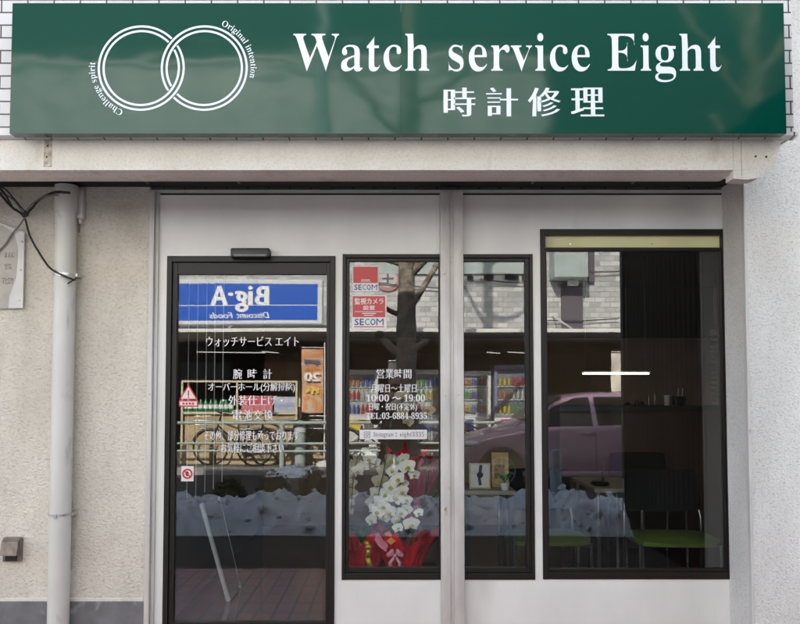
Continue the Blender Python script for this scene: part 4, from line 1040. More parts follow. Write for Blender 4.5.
# ---- display rack with bottles, packs and cartons (seen in the door)
a = ref(180, 415, 10.7); b = ref(297, 382, 10.7)
rk = thing('display_rack', ((a.x+b.x)/2, -10.9, GZ), 'cream framed display rack stocked with drinks in front of the supermarket', 'rack')
M['rackc'] = mat('cream rack paint', (.62, .55, .38), .5)
zr = a.z+.06
MB().box(a.x, b.x, -11.2, -10.7, zr-.05, zr, .004).build('shelf', M['rackc'], rk)
MB().box(a.x, b.x, -11.2, -10.7, b.z-.01, b.z+.03, .004).build('top_board', M['rackc'], rk)
for x in (a.x+.02, ref(237, 400, 10.7).x, b.x-.02): MB().box(x-.02, x+.02, -10.72, -10.68, GZ, b.z-.011).build('post', M['rackc'], rk)
for x in (a.x+.02, b.x-.02): MB().box(x-.02, x+.02, -11.2, -11.16, GZ, b.z-.011).build('post', M['rackc'], rk)
MB().box(a.x+.05, b.x-.05, -11.19, -10.76, GZ+.25, zr-.051).build('storage_box', mat('tan cardboard', (.46, .36, .22), .8, var=.1), rk)
def copies(proto, pos, labels):
    for i, p in enumerate(pos):
        if i == 0: proto.location = p; proto['label'] = labels(0)
        else: c = dup(proto, p, label=labels(i))
mb = MB().lathe((0, 0, 0), [(.045, 0), (.048, .02), (.048, .17), (.018, .22), (.018, .25)], 12)
bt = tag(mb.build('drink_bottle', mat('green bottle', (.04, .20, .10), .2), smooth=True, origin=(0, 0, 0)), '', 'bottle', 'green bottles on the display rack')
MB().lathe((0, 0, 0), [(.0495, .06), (.0495, .14)], 12).build('label_band', M['vinylw'], bt)
xs = [ref(184+i*5.2, 400, 10.75).x for i in range(10)]
copies(bt, [(x, -10.78, zr+.002) for x in xs], lambda i: 'green drink bottle in the row on the left half of the display rack')
pk = tag(MB().box(-.06, .06, -.05, .05, 0, .32, .006).build('red_pack', mat('red pack', (.60, .06, .09), .4, col2=(.65, .35, .38), vscale=9), origin=(0, 0, 0)), '', 'pack', 'red packs on the display rack')
copies(pk, [(ref(244+i*6.2, 400, 10.75).x, -10.80, zr+.002) for i in range(5)], lambda i: 'red drink pack in the middle of the display rack')
ct = tag(MB().box(-.075, .075, -.05, .05, 0, .30, .006).build('white_carton', mat('white blue carton', (.60, .62, .66), .4, col2=(.10, .2, .5), vscale=7), origin=(0, 0, 0)), '', 'carton', 'white cartons on the display rack')
copies(ct, [(ref(277.5+i*7.4, 400, 10.75).x, -10.80, zr+.002) for i in range(3)], lambda i: 'white and blue carton at the right end of the display rack')
# crates on the pavement under and beside the rack
cr_ = tag(MB().box(-.28, .28, -.2, .2, 0, .36, .01).build('cardboard_box', mat('pale cardboard', (.52, .42, .27), .8, var=.1), origin=(0, 0, 0)), '', 'box', 'boxes standing in front of the supermarket')
bl_ = ['pale box standing left of the bicycles', 'pale box just right of the rack post', 'pale box between the bicycles', 'pale box below the orange banner', 'pale box right of the banner pole']
copies(cr_, [(ref(p_, 440, 10.3).x, -10.35, GZ) for p_ in (196, 232, 262, 300, 321)], lambda i: bl_[i])
# far shelf of goods under the ceiling
for i, (a_, b_, c_) in enumerate(((262, 285, (.16, .05, .03)), (286, 300, (.22, .16, .06)), (180, 230, (.05, .09, .12)))):
    a, b = ref(a_, 381, 12.2), ref(b_, 362, 12.2)
    tag(MB().box(a.x, b.x, -12.4, -12.2, a.z, b.z, .01).build('hanging_board', mat('dim board', c_, .6, var=.3, vscale=10)), ['dim brown hanging board inside the supermarket', 'dim ochre hanging board inside the supermarket', 'dim blue grey hanging board inside the supermarket'][i], 'board')
tl = mat('lit tube', (.9, .9, .85), .5, em=.7, emcol=(1, .96, .88))
for i, (a_, b_) in enumerate((((196, 345), (265, 352)), ((262, 342), (278, 352)), ((487, 350), (500, 343)), ((508, 352), (528, 341)))):
    p, q = ref(*a_, 13), ref(*b_, 13.6); p.z = q.z = 2.28
    tag(MB().tube([p, q], .012, 8).build('fluorescent_tube', tl), ['leftmost lit tube on the supermarket ceiling', 'lit tube right of the leftmost one on the supermarket ceiling', 'lit tube above the narrow vending machine', 'lit tube above the blue grey cabinet machine'][i], 'lamp')

# ---- nobori banners
def nobori(px0, px1, py0, py1, m, cols, label, pole_side=1, digits=None, zpole=None):
    a, b = ref(px0, py1, m), ref(px1, py0, m); y = -m
    xpole = b.x+.03 if pole_side > 0 else a.x-.03
    t = thing('banner_flag', (xpole, y, GZ), label, 'banner')
    MB().tube([(xpole, y, GZ), (xpole, y, b.z+.12)], .014, 8).build('pole', M['white'], t)
    MB().lathe((xpole, y, 0), [(.16, GZ), (.16, GZ+.05), (.05, GZ+.10), (.02, GZ+.10)], 16).build('pole_base', M['white'], t)
    MB().tube([(a.x, y, b.z+.03), (b.x+.03, y, b.z+.03)], .008, 6).build('cross_bar', M['white'], t)
    n = 12; vs = []; fs = []
    for s_ in (0, 1):
        for j in range(n+1):
            for i in range(7):
                u, v = i/6, j/n; vs.append((a.x+(b.x-a.x)*u, y+.03*math.sin(v*7+u*2.5)*(1-u*.6)+s_*.003, b.z+(a.z-b.z)*v))
    o = 7*(n+1)
    for j in range(n):
        for i in range(6):
            k = j*7+i; fs.append((k, k+1, k+8, k+7)); fs.append((o+k, o+k+7, o+k+8, o+k+1))
    m_ = mat('printed banner cloth', cols[0], .6, col2=cols[1], vscale=9); MB().add(vs, fs).build('cloth', m_, t, smooth='all')
    if digits:
        for s_, z0, z1, mm in digits:
            mb = MB(); put_text(mb, s_, a.x+.05, b.x-.05, a.z+(b.z-a.z)*z0, a.z+(b.z-a.z)*z1, y+.04, flip=True, ax=.05, ay=.04); mb.build('lettering', mm, t)
M['yel'] = mat('yellow print', (.75, .55, .05), .5)
nobori(301, 323, 349, 413, 9.9, ((.60, .20, .03), (.58, .42, .30)), 'orange banner flag with the number 20 beside the bicycles', 1, [('20', .50, .64, M['vinylw']), ('半額', .76, .84, M['blueprint']), ('市', .30, .40, M['yel'])])
nobori(612, 622, 353, 392, 10.0, ((.66, .62, .52), (.68, .60, .50)), 'cream banner flag above the roof of the parked car', 1)
nobori(388, 411.5, 362, 420, 9.9, ((.10, .10, .10), (.05, .05, .05)), 'dark banner flag with a white pole in front of the vending machines', 1)

# ---- guard pipe fence on the far side
gf = thing('guard_rail', (0, -9.62, GZ), 'grey tubular guard rail along the far kerb behind the car', 'fence')
for z in (.28, .42, .80): MB().tube([(-9, -9.64, z), (9, -9.64, z)], .03 if z > .5 else .022, 10).build('rail', M['greenish'], gf)
for x in [-8.4+i*2.1 for i in range(9)]: MB().tube([(x, -9.64, GZ), (x, -9.64, .82)], .045, 12).build('post', M['greenish'], gf)
q = ref(299.5, 440, 9.8)
pg = thing('grey_bollard', (q.x, -9.8, GZ), 'thick grey post in front of the orange banner', 'bollard')
MB().lathe((q.x, -9.8, 0), [(.10, GZ), (.10, .76), (.085, .82), (.03, .84)], 20).build('post', M['greenish'], pg, smooth=True)
MB().lathe((q.x, -9.8, 0), [(.112, .62), (.112, .70)], 20).build('collar', M['vend'], pg)

# ---- bicycles
def make_bike(framemat):
    t = thing('bicycle', (0, 0, 0), '', 'bicycle', 'bicycles parked in front of the supermarket')
    r = .33
    for x in (-.53, .53):
        mb = MB(); vs = []
        for k in range(32): pass
        pts = [(x+r*math.cos(a), 0, r+.01+r*math.sin(a)) for a in [2*math.pi*k/32 for k in range(33)]]
        mb.tube(pts, .017, 6, cap=False); w_ = mb.build('wheel', M['black'], t)
        mb = MB()
        for k in range(14): a = 2*math.pi*k/14; mb.tube([(x, 0, r+.01), (x+r*.95*math.cos(a), 0, r+.01+r*.95*math.sin(a))], .0022, 4)
        mb.tube([(x, -.04, r+.01), (x, .04, r+.01)], .02, 8); mb.build('spokes', M['steel'], w_)
        ms = MB(); a0 = 20 if x > 0 else 10
        ms.tube([(x+(r+.035)*math.cos(R(a)), 0, r+.01+(r+.035)*math.sin(R(a))) for a in range(a0, 171, 15)], .014, 6); ms.build('mudguard', M['steel'], t)
    mb = MB()
    bb, st_, hd, rw, fw_ = (-.08, 0, .30), (-.20, 0, .76), (.36, 0, .80), (-.53, 0, .34), (.53, 0, .34)
    for p, q in ((bb, st_), (bb, (.37, 0, .74)), ((-.17, 0, .62), (.36, 0, .84)), (bb, rw), ((-.19, 0, .70), rw), ((.34, 0, .92), (.43, 0, .62)), ((.43, 0, .62), fw_)): mb.tube([p, q], .017, 8)
    mb.build('frame', framemat, t)
    MB().tube([(.33, -.02, .98), (.36, -.16, 1.02), (.25, -.28, 1.0), (.12, -.30, .98)], .012, 8).build('handlebar', M['chrome'], t)
    MB().tube([(.33, .02, .98), (.36, .16, 1.02), (.25, .28, 1.0), (.12, .30, .98)], .012, 8).build('handlebar', M['chrome'], t)
    MB().tube([(.34, 0, .9), (.33, 0, 1.0)], .014, 8).build('handlebar_stem', M['chrome'], t)
    MB().ball((-.22, 0, .82), .14, .09, .04).build('saddle', M['black'], t, smooth='all')
    mb = MB()
    for z in (.70, .78, .86, .94):
        mb.tube([(.46, -.16, z), (.80, -.16, z), (.80, .16, z), (.46, .16, z), (.46, -.16, z)], .004, 5)
    for k in range(8): mb.tube([(.46+.34*k/7, -.16, .70), (.46+.34*k/7, -.16, .94)], .003, 4); mb.tube([(.46+.34*k/7, .16, .70), (.46+.34*k/7, .16, .94)], .003, 4)
    mb.tube([(.46, 0, .70), (.80, 0, .70)], .006, 5); mb.build('basket', M['steel'], t)
    mb = MB(); mb.lathe((-.08, .05, .30), [(.08, 0), (.08, .006)], 18, 'Y'); mb.tube([(-.08, .06, .30), (.05, .07, .22)], .008, 6); mb.tube([(-.08, -.06, .30), (-.2, -.07, .38)], .008, 6); mb.build('crank', M['chrome'], t)
    mb = MB(); mb.tube([(-.50, .05, .34), (-.42, .12, .01)], .008, 6); mb.build('kick_stand', M['steel'], t)
    return t
bk = make_bike(M['black'])
spec = [(238, 9.98, 180, 'black bicycle left of the pale boxes, seen through the door'), (283, 9.95, 175, 'black bicycle right of centre in the door, near the grey post'), (318, 10.0, 168, 'black bicycle partly behind the orange banner'), (352, 10.0, 188, 'black bicycle left of the tree trunk'), (432, 10.0, 180, 'black bicycle right of the tree trunk behind the orchids'), (478, 10.0, 172, 'black bicycle behind the bonnet of the parked car')]
for i, (a, m_, rz_, lb) in enumerate(spec):
    loc = (ref(a, 440, m_).x, -m_, GZ)
    if i == 0: bk.location = loc; bk.rotation_euler.z = R(rz_); bk['label'] = lb
    else: dup(bk, loc, R(rz_), lb)

# ---- snow
M['snow'] = mat('old snow', (.84, .90, .96), .75, var=.03, vscale=8, bump=.8, bscale=30, bdist=.02)
add_spots(M['snow'], (.66, .68, .71), 4, .58, .80)
def snow(name, x0, x1, m0, m1, h, z0, seed, label, dx=.035, gap=.0):
    nx = int((x1-x0)/dx); ny = max(6, int((m1-m0)/dx)); vs = []; fs = []
    for j in range(ny+1):
        for i in range(nx+1):
            x, v = x0+(x1-x0)*i/nx, j/ny; m_ = m0+(m1-m0)*v
            vv = v+.07*noise.noise(Vector((x*1.7, 0, seed)))
            env = (max(0, math.sin(math.pi*min(1, max(0, vv))))**.8) * min(1, (x-x0)*3, (x1-x)*3)
            a = noise.fractal(Vector((x*1.1, m_*1.5, seed)), .8, 2.1, 3)
            b = noise.fractal(Vector((x*4.5, m_*4.5, seed+9)), .7, 2.2, 5)
            hh = h*env*(.74+.26*a+.26*b)
            d_ = noise.noise_vector(Vector((x*9, m_*9, seed)))*.022*min(1, env*3)
            vs.append((x+d_.x, -m_+d_.y, z0-.03+max(0, hh+d_.z)))
    for j in range(ny):
        for i in range(nx): k = j*(nx+1)+i; fs.append((k, k+1, k+nx+2, k+nx+1))
    mb = MB().add(vs, fs); rnd = random.Random(int(seed*10))
    for k in range(int((x1-x0)*75)):
        i, j = rnd.randint(2, nx-2), rnd.randint(1, ny-1); p = Vector(vs[j*(nx+1)+i]); sz = rnd.uniform(.012, .03)*(2.2 if rnd.random() < .16 else 1)
        if p.z < z0+.02: continue
        n0 = len(mb.bm.verts); mb.ball(p+Vector((0, 0, sz*.35)), sz*rnd.uniform(.8, 1.4), sz*rnd.uniform(.8, 1.3), sz*rnd.uniform(.6, 1), 1)
        mb.bm.verts.ensure_lookup_table()
        for v in mb.bm.verts[n0:]: v.co += noise.noise_vector(v.co*26)*sz*.45
    o = mb.build(name, M['snow'], smooth='all'); return tag(o, label, 'snow', kind='stuff')
snow('snow_bank', -5.5, 6.0, 3.0, 4.35, .40, GZ, 3.3, 'lumpy grey blue bank of shovelled snow along the kerb opposite the shop front')
snow('snow_heap', ref(262, 460, 9.3).x, ref(330, 460, 9.3).x, 9.0, 9.44, .26, ROADZ, 8.1, 'small heap of dirty snow at the far kerb below the bicycles', .04)
# ---- shrubs behind the near snow
M['shrub'] = mat('dull evergreen leaf', (.045, .06, .022), .6, col2=(.13, .12, .04), vscale=30)
def shrub(px_, py_top, m, r, label, seed):
    random.seed(seed); q = ref(px_, py_top, m); h = max(.3, q.z-ROADZ)
    t = thing('low_shrub', (q.x, -m, ROADZ), label, 'shrub', 'low shrubs beside the snow bank'); mb = MB()
    for k in range(1500):
        d = Vector((random.gauss(0, 1), random.gauss(0, 1), random.gauss(0, 1))).normalized()*random.uniform(.45, 1)**.6
        lump = 1+.25*noise.noise(d*2.5+Vector((seed, 0, 0)))
        c_ = Vector((q.x+d.x*r*lump, -m+d.y*r*.5*lump, ROADZ+h*.55+d.z*h*.48*lump))
        a = Vector((random.uniform(-1, 1), random.uniform(-1, 1), random.uniform(-1, 1))).normalized()*.024; b = a.cross(d).normalized()*.012
        mb.add([c_-a, c_+b, c_+a, c_-b], [(0, 1, 2, 3)])
    mb.build('foliage', M['shrub'], t)
    mb = MB()
    for k in range(7): mb.tube([(q.x, -m, ROADZ), (q.x+random.uniform(-r, r)*.7, -m+random.uniform(-.1, .1), ROADZ+h*.75)], [.012, .005], 5)
    mb.build('stems', mat('shrub twig', (.08, .06, .04), .8), t)
# sit in a strip of bare earth on the near road edge
shrub(272, 474, 4.5, .22, 'olive low shrub in the middle of the door behind the snow', 2)
shrub(313, 470, 4.5, .20, 'olive low shrub behind the snow at the right of the door', 3)
shrub(228, 478, 4.5, .22, 'olive low shrub behind the snow at the left of the door', 4)
# ---- roadside bollard
q = ref(556.5, 450, 3.9)
bo = thing('road_bollard', (q.x, -3.9, GZ), 'pale blue grey bollard with a reflective band rising out of the snow', 'bollard')
MB().lathe((q.x, -3.9, 0), [(.062, GZ), (.062, q.z-.12), (.058, q.z-.04), (.04, q.z-.005), (.01, q.z)], 24).build('post', mat('blue grey bollard paint', (.34, .42, .50), .45), bo, smooth=True)
MB().lathe((q.x, -3.9, 0), [(.0655, q.z-.17), (.0655, q.z-.05)], 24).build('reflective_band', mat('dull reflective band', (.45, .47, .48), .4), bo)

# ---- dark screen added beyond the right edge of the picture to block the mirrored street
xq = 2.36; ye = -(xq*768/228-4.6)
bsn = thing('reflection_blocker', (xq, ye/2, GZ), 'added tall dark brown screen with grey end post, blocking the reflection in the wide window', 'screen')
mb = MB(); n_ = 22; y0_ = -.80
for k in range(n_): mb.box(xq+.004, xq+.03, y0_+(ye+.10-y0_)*k/n_-.001, y0_+(ye+.10-y0_)*(k+1)/n_+.006, GZ, 3.25, .003)
mb.build('board_panel', mat('dark brown boards', (.008, .005, .0035), .7, spec=.15, var=.2), bsn)
MB().box(xq-.01, xq+.06, ye, ye+.085, GZ, 3.3, .004).build('end_post', mat('grey brown post', (.045, .04, .037), .6), bsn)
MB().box(xq-.004, xq+.038, ye+.086, y0_, 3.252, 3.29, .003).build('top_rail', M['bronze'], bsn)
# ---- trees (pruned plane trees, bare in winter)
M['bark'] = mat('mottled plane bark', (.16, .125, .095), .85, col2=(.34, .30, .24), vscale=9, bump=1, bscale=30, bdist=.02)
M['twig'] = mat('thin bare twig', (.15, .11, .08), .8)
def limb(mb, pts, r0, r1, seg=14, jit=.3):
    out = []; rs = []; n = len(pts)
    for i in range(n-1):
        a, b = Vector(pts[i]), Vector(pts[i+1])
        p0 = Vector(pts[max(i-1, 0)]); p3 = Vector(pts[min(i+2, n-1)])
        for k in range(5):
            t = k/5; out.append(.5*((2*a)+(b-p0)*t+(2*p0-5*a+4*b-p3)*t*t+(3*a-p0-3*b+p3)*t**3))
    out.append(Vector(pts[-1])); N = len(out)
    for i in range(N):
        f = i/(N-1); rs.append((r0+(r1-r0)*f)*(1+.12*noise.noise(out[i]*6)+.05*noise.noise(out[i]*19)))
    mb.tube(out, rs, seg)
def street_tree(x, y, top, spec_, label, seed, r=.15):
    random.seed(seed); t = thing('plane_tree', (x, y, ROADZ), label, 'tree', 'pruned plane trees along the near kerb')
    mb = MB(); pts = [(x, y, ROADZ), (x+.02, y, .3)]+[(x+random.uniform(-.03, .03), y, z) for z in (1.1, 1.9, 2.7, 3.5)]+[(x+random.uniform(-.15, .15), y, top)]
    limb(mb, pts, r*1.12, r*.62, 18); mb.build('trunk', M['bark'], t, smooth='all')
    tw = MB()
    for z0, dx, dz, dy, rr in spec_:
        mb = MB(); b = Vector((x, y, z0)); e_ = b+Vector((dx, dy, dz)); mid = b.lerp(e_, .5)+Vector((0, random.uniform(-.05, .05), -.10*abs(dx)))
        limb(mb, [b, mid, e_], rr, rr*.6, 10); mb.ball(e_, rr*.95, rr*.9, rr*.8, 2); mb.build('limb', M['bark'], t, smooth='all')
        for k in range(4 if z0 > 4 else 0):
            d = Vector((dx*.3+random.uniform(-.25, .25), random.uniform(-.2, .2), random.uniform(.25, .8)))
            tw.tube([e_, e_+d*.5+Vector((random.uniform(-.04, .04), 0, 0)), e_+d], [.012, .008, .003], 5)
    for k in range(14):
        z0 = random.uniform(top-.8, top); d = Vector((random.uniform(-.5, .5), random.uniform(-.4, .4), random.uniform(.2, .8)))
        tw.tube([(x, y, z0), Vector((x, y, z0))+d*.5+Vector((0, 0, .04)), Vector((x, y, z0))+d], [.016, .010, .003], 5)
    tw.build('twigs', M['twig'], t)
TM = 5.5
x1 = ref(405, 300, TM).x
street_tree(x1, -TM, 9.6, [(7.25, .85, .10, .0, .07), (7.1, -.42, .75, .0, .06), (8.2, .5, .7, 0, .06), (6.5, -.35, .25, .0, .05), (2.45, .42, .62, .0, .055), (2.9, .62, .75, .05, .07), (3.1, -.72, .38, 0, .055), (1.85, -.34, .30, .02, .07), (1.95, .26, .10, .02, .06), (2.42, -.30, .10, .1, .04), (4.2, -.7, .8, 0, .06), (4.5, .8, .7, 0, .06)], 'pruned plane tree trunk with stubby limbs, mirrored at the centre of the shop window', 5, .155)
x2 = ref(700, 300, TM).x
street_tree(x2, -TM, 8.2, [(6.2, .7, .9, 0, .06), (6.8, -.6, .8, 0, .06), (3.4, -.5, 1.0, 0, .08), (3.9, .6, 1.2, 0, .08), (4.4, -.9, 1.3, .1, .07), (4.9, .7, 1.0, 0, .07), (5.2, -.5, 1.1, 0, .06), (2.9, .5, .4, 0, .06)], 'taller plane tree with rising limbs, mirrored at the right end of the green sign', 6, .14)
x3 = ref(585, 300, 5.7).x
# slim street light pole
xp = -.80
lp = thing('street_lamp', (xp, -5.5, ROADZ), 'slim grey street lamp pole at the near kerb', 'street lamp')
MB().tube([(xp, -5.5, ROADZ), (xp, -5.5, 2), (xp, -5.5, 7.2), (xp+.1, -5.5, 7.7), (xp+.5, -5.5, 7.95), (xp+1.1, -5.5, 8.0)], [.095, .09, .07, .06, .05, .04], 14).build('pole', M['greenish'], lp, smooth='all')
MB().box(xp+1.0, xp+1.6, -5.6, -5.4, 7.92, 8.05, .03).build('lamp_head', M['greenish'], lp)

# ---- parked car
M['carpaint'] = mat('mauve metallic car paint', (.42, .28, .37), .22, metal=.25, spec=.8)
M['tyre'] = mat('tyre rubber', (.02, .02, .02), .8)
M['rim'] = mat('alloy rim', (.55, .55, .56), .3, metal=.9)
CM = 7.4                          # near flank
fx = ref(458, 440, CM+.1).x; s0 = (4.6+CM)/F
car = thing('parked_car', (fx+1.95, -CM-.82, ROADZ), 'mauve compact hatchback stopped on the road in front of the vending machines', 'car')
LX, W2 = 3.9, .82
cyc = -CM-.82
# stations: (x along, half width at belt, z bottom, z belt, z top, half width top)
ST = [(0.0, .52, .30, .58, .62, .48), (.06, .66, .24, .66, .70, .60), (.25, .77, .20, .76, .80, .66), (.6, .81, .19, .84, .89, .68), (.95, .82, .19, .90, .98, .70), (1.10, .82, .19, .93, 1.10, .68),
      (1.45, .82, .19, .95, 1.32, .62), (1.75, .82, .19, .96, 1.45, .60), (2.2, .82, .19, .97, 1.51, .60), (2.8, .82, .19, .99, 1.51, .60), (3.35, .82, .19, 1.02, 1.46, .58), (3.65, .79, .22, 1.04, 1.34, .55), (3.80, .74, .28, .98, 1.10, .52), (3.9, .64, .36, .80, .86, .50)]
def car_body():
    mb = MB(); rings = []
    for x, wb, z0, zb, zt, wt in ST:
        half = [(0, z0), (wb*.86, z0), (wb*.97, z0+.10), (wb*1.0, z0+(zb-z0)*.55), (wb*.985, zb-.05), (wb*.955, zb), (wt+(wb*.955-wt)*.35, zb+(zt-zb)*.62), (wt, zt-.02 if zt-zb > .2 else zt-.008), (wt*.8, zt), (0, zt+.012)]
        ring = half+[(-a, b) for a, b in half[-2:0:-1]]
        rings.append([mb.bm.verts.new((fx+x, cyc+a, ROADZ+b)) for a, b in ring])
    n = len(rings[0])
    for a, b in zip(rings, rings[1:]):
        for k in range(n): mb.bm.faces.new((a[k], a[(k+1) % n], b[(k+1) % n], b[k]))
    mb.bm.faces.new(rings[0][::-1]); mb.bm.faces.new(rings[-1]); return mb
body = car_body().build('body', M['carpaint'], car, smooth=True)
md = body.modifiers.new('s', 'SUBSURF'); md.levels = 1; md.render_levels = 2
def side(pts, y, th, name, m, parent=car, z=ROADZ):
    mb = MB(); mb.prism([(fx+a, z+b) for a, b in pts], y, y+th); return mb.build(name, m, parent)
M['carwin'] = mat('dark tinted car window', (.012, .016, .018), .10, spec=.22)
yb = lambda sgn, f: cyc+sgn*(.80+( .61-.80)*f)
for sg in (1, -1):
    # side windows lean with the cabin
    def win(pts, name):
        vs = []
        for off in (.0, .012):
            for a, b in pts:
                f = max(0, min(1, (b-.95)/(1.46-.95))); vs.append((fx+a, cyc+sg*(.800-.19*f+.004+off), ROADZ+b))
        n = len(pts); fs = [tuple(range(n)), tuple(range(2*n-1, n-1, -1))]+[(i, (i+1) % n, n+(i+1) % n, n+i) for i in range(n)]
        MB().add(vs, fs).build(name, M['carwin'], car)
    win([(1.12, 1.0), (1.50, 1.28), (1.85, 1.42), (2.08, 1.44), (2.12, 1.0)], 'side_window')
    win([(2.20, 1.0), (2.16, 1.44), (2.75, 1.44), (2.95, 1.40), (3.02, 1.04)], 'side_window')
    win([(3.08, 1.06), (3.02, 1.38), (3.30, 1.32), (3.42, 1.12)], 'quarter_window')
    yy = cyc+sg*.822
    for x in (1.95, 2.98): MB().box(fx+x, fx+x+.17, min(yy, yy+sg*.028), max(yy, yy+sg*.028), ROADZ+.86, ROADZ+.89, .008).build('door_handle', M['carpaint'], car)
    mb = MB()
    for x in (1.12, 2.15, 3.05): mb.box(fx+x, fx+x+.008, min(yy-sg*.02, yy+sg*.0012), max(yy-sg*.02, yy+sg*.0012), ROADZ+.26, ROADZ+.90)
    mb.build('door_seam', M['gasket'], car)
    MB().box(fx+1.0, fx+3.0, min(yy-sg*.05, yy+sg*.012), max(yy-sg*.05, yy+sg*.012), ROADZ+.20, ROADZ+.29, .02).build('side_skirt', M['carpaint'], car, smooth=True)
    MB().ball((fx+1.22, cyc+sg*.93, ROADZ+1.02), .07, .10, .065).build('wing_mirror', M['carpaint'], car, smooth='all')
    mb = MB().ball((fx+.26, cyc+sg*.64, ROADZ+.70), .20, .15, .06); mb.build('headlight', mat('headlight lens', (.6, .62, .64), .1), car, smooth='all')
    MB().ball((fx+3.76, cyc+sg*.66, ROADZ+.93), .09, .09, .12).build('tail_light', M['vendred'], car, smooth='all')
    for x in (.68, 3.18):
        c_ = (fx+x, cyc+sg*.70, ROADZ+.30)
        MB().lathe((fx+x, cyc+sg*.60, ROADZ+.31), [(.36, 0), (.36, sg*.228)], 36, 'Y').build('wheel_arch', M['gasket'], car)
        wl = MB().lathe((fx+x, cyc, ROADZ+.30), [(.27, sg*.62), (.30, sg*.64), (.302, sg*.80), (.285, sg*.835), (.215, sg*.835)], 36, 'Y').build('wheel', M['tyre'], car, smooth=True)
        mb = MB()
        mb.lathe((fx+x, cyc, ROADZ+.30), [(.055, sg*.82), (.055, sg*.842)], 16, 'Y')
        arc(mb, fx+x, ROADZ+.30, .198, .218, cyc+sg*.828, cyc+sg*.842, 0, 2*math.pi, 36)
        for k in range(7):
            mm = Matrix.Translation((fx+x, cyc+sg*.838, ROADZ+.30)) @ Matrix.Rotation(2*math.pi*k/7, 4, 'Y') @ Matrix.Translation((0, 0, .125)); mb.obox(mm, .035, .010, .15)
        mb.build('rim', M['rim'], wl)
# windscreen and rear window sheets set on the slopes
def slope(xa, za, xb, zb_, wa, wb_, name, off):
    nx, nz = -(zb_-za), (xb-xa); L = math.hypot(nx, nz); nx, nz = nx/L, nz/L
    if xa > 2: nx, nz = -nx, -nz
    if nz < 0: nx, nz = -nx, -nz
    P4 = [(xa, za, -wa), (xa, za, wa), (xb, zb_, wb_), (xb, zb_, -wb_)]
    vs = [(fx+a+nx*o_, cyc+c_, ROADZ+b+nz*o_) for o_ in (off, off+.01) for a, b, c_ in P4]
    MB().add(vs, [(0, 1, 2, 3), (7, 6, 5, 4), (0, 4, 5, 1), (1, 5, 6, 2), (2, 6, 7, 3), (3, 7, 4, 0)]).build(name, M['carwin'], car)
slope(1.06, 1.06, 1.68, 1.42, .66, .56, 'windscreen', .02)
slope(3.80, 1.12, 3.50, 1.42, .52, .50, 'rear_window', .02)
MB().box(fx-.03, fx+.02, cyc-.26, cyc+.26, ROADZ+.38, ROADZ+.50, .005).build('number_plate', M['white'], car)
MB().box(fx-.012, fx+.03, cyc-.42, cyc+.42, ROADZ+.50, ROADZ+.60, .01).build('grille', M['gasket'], car)
# ---- the photographer, mirrored in the middle of the shop window
def skinned(name, verts, edges, radii, m, parent, root=0, sub=2, flat=None):
    me = bpy.data.meshes.new(name); org = ORG[parent.name]
    me.from_pydata([tuple(Vector(v)-org) for v in verts], edges, []); me.materials.append(m)
    o = bpy.data.objects.new(name, me); COL.objects.link(o); ORG[o.name] = org; o.parent = parent
    md = o.modifiers.new('skin', 'SKIN'); md.use_smooth_shade = True
    for i, r in enumerate(radii):
        sv = me.skin_vertices[0].data[i]; sv.radius = r if isinstance(r, tuple) else (r, r); sv.use_root = (i == root)
    s_ = o.modifiers.new('sub', 'SUBSURF'); s_.levels = 1; s_.render_levels = sub
    return o
M['skin'] = mat('skin', (.52, .30, .21), .55)
M['coat'] = mat('dark coat', (.025, .023, .025), .85, bump=.4, bscale=30, bdist=.01)
M['trouser'] = mat('dark trousers', (.03, .03, .035), .85)
M['hair'] = mat('black hair', (.012, .010, .009), .5, bump=.6, bscale=120, bdist=.004)
py_ = -4.93; g = ROADZ
man = thing('person', (0, py_, g), 'person in a dark coat holding a camera to the face, mirrored in the centre window', 'person')
V = [(0, py_, g+.92), (0, py_, g+1.08), (0, py_+.0, g+1.26), (0, py_-.01, g+1.40), (0, py_+.01, g+1.49), (0, py_+.03, g+1.56)]
Rr = [(.15, .11), (.14, .10), (.155, .11), (.12, .09), .055, .055]
E_ = [(0, 1), (1, 2), (2, 3), (3, 4), (4, 5)]
hands = {}
for s_ in (-1, 1):
    b = len(V)
    V += [(s_*.17, py_, g+1.40), (s_*.25, py_+.06, g+1.14), (s_*.16, py_+.17, g+1.38), (s_*.115, py_+.20, g+1.52), (s_*.10, py_+.225, g+1.565)]
    Rr += [.062, .045, .036, .027, (.03, .018)]; E_ += [(3, b), (b, b+1), (b+1, b+2), (b+2, b+3), (b+3, b+4)]
    pal = b+4
    for k, (dz_, ln) in enumerate(((.030, .9), (.012, 1.0), (-.006, .95), (-.024, .78))):
        c_ = len(V); z_ = g+1.575+dz_
        V += [(s_*.088, py_+.247, z_), (s_*(.088-.022*ln), py_+.272, z_+.002), (s_*(.088-.045*ln), py_+.270, z_+.001)]
        Rr += [.0095, .0085, .007]; E_ += [(pal, c_), (c_, c_+1), (c_+1, c_+2)]
    c_ = len(V); V += [(s_*.082, py_+.205, g+1.555), (s_*.055, py_+.185, g+1.568), (s_*.04, py_+.182, g+1.580)]; Rr += [.011, .010, .008]; E_ += [(b+3, c_), (c_, c_+1), (c_+1, c_+2)]
    b = len(V); V += [(s_*.095, py_, g+.86), (s_*.115, py_+.02, g+.48), (s_*.12, py_-.01, g+.09), (s_*.13, py_+.13, g+.035)]
    Rr += [.085, .055, .038, .03]; E_ += [(0, b), (b, b+1), (b+1, b+2), (b+2, b+3)]
skinned('body', V, E_, Rr, M['skin'], man)
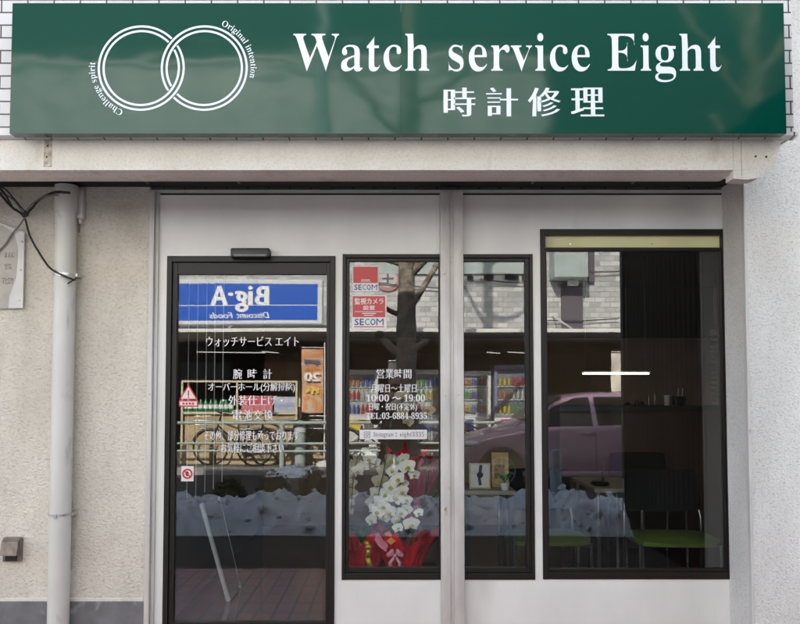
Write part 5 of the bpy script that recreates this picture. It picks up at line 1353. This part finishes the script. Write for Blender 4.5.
# head with face
mb = MB(); hc = Vector((0, py_+.045, g+1.635))
bmesh.ops.create_uvsphere(mb.bm, u_segments=32, v_segments=24, radius=1)
for v in mb.bm.verts:
    x, y, z_ = v.co; k = 1-.26*max(0, -z_)**1.4*(1 if abs(x) > 0 else 1)
    nose = .022*math.exp(-((x/.14)**2)-(((z_+.12)/.20)**2))*(y > 0)
    brow = .005*math.exp(-((z_-.22)/.09)**2)*(y > 0); sock = -.008*(math.exp(-((x-.40)/.18)**2)+math.exp(-((x+.40)/.18)**2))*math.exp(-((z_-.05)/.12)**2)*(y > 0)
    lips = .005*math.exp(-((x/.28)**2)-(((z_+.48)/.07)**2))*(y > 0)
    v.co = hc+Vector((x*.076*k, y*.096*(1-.1*max(0, -z_))+nose+brow+sock+lips, z_*.118))
for s_ in (-1, 1):
    mb.ball(hc+Vector((s_*.078, -.01, -.005)), .010, .020, .032, 2)
mb.build('head', M['skin'], man, smooth='all')
mb = MB(); bmesh.ops.create_uvsphere(mb.bm, u_segments=28, v_segments=18, radius=1)
for v in mb.bm.verts:
    x, y, z_ = v.co; n_ = 1+.04*noise.noise(Vector((x*4, y*4, z_*4)))
    lift = .0 if y < .2 else (y-.2)*.9
    zz = max(z_, -.45+lift*1.2); v.co = hc+Vector((x*.086*n_, y*.098*n_-.014, zz*.125*n_+.010))
mb.build('hair', M['hair'], man, smooth='all')
V = [(0, py_, g+.80), (0, py_, g+.95), (0, py_, g+1.10), (0, py_, g+1.27), (0, py_-.01, g+1.405), (0, py_, g+1.465)]
Rr = [(.185, .14), (.175, .13), (.165, .125), (.178, .13), (.13, .10), .072]; E_ = [(i, i+1) for i in range(5)]
for s_ in (-1, 1):
    b = len(V); V += [(s_*.18, py_, g+1.395), (s_*.255, py_+.06, g+1.14), (s_*.163, py_+.168, g+1.37), (s_*.125, py_+.192, g+1.48)]
    Rr += [.080, .062, .052, .045]; E_ += [(4, b), (b, b+1), (b+1, b+2), (b+2, b+3)]
skinned('coat', V, E_, Rr, M['coat'], man, 1)
V = [(0, py_, g+.92)]; Rr = [(.16, .12)]; E_ = []
for s_ in (-1, 1):
    b = len(V); V += [(s_*.095, py_, g+.84), (s_*.115, py_+.02, g+.48), (s_*.12, py_-.01, g+.10)]; Rr += [.10, .072, .062]; E_ += [(0, b), (b, b+1), (b+1, b+2)]
skinned('trousers', V, E_, Rr, M['trouser'], man)
for s_ in (-1, 1):
    MB().ball((s_*.13, py_+.06, g+.045), .05, .145, .045).build('shoe', M['black'], man, smooth='all')
cmr = thing('photo_camera', (0, py_+.24, g+1.54), 'black camera held in front of the photographer face', 'camera')
ky = py_+.20
MB().box(-.066, .066, ky, ky+.045, g+1.545, g+1.630, .008, 3).box(-.025, .025, ky-.002, ky+.047, g+1.628, g+1.652, .006).build('camera_body', M['black'], cmr, smooth=True)
MB().lathe((0, 0, g+1.587), [(.034, ky+.046), (.036, ky+.05), (.036, ky+.085), (.032, ky+.088)], 28, 'Y').build('lens', M['black'], cmr, smooth=True)
MB().lathe((0, 0, g+1.587), [(.026, ky+.0885), (.026, ky+.0895)], 24, 'Y').build('lens_glass', M['farpane'], cmr)
MB().tube([(.05, ky+.02, g+1.628), (.05, ky+.02, g+1.637)], .007, 10).build('shutter_button', M['steel'], cmr)
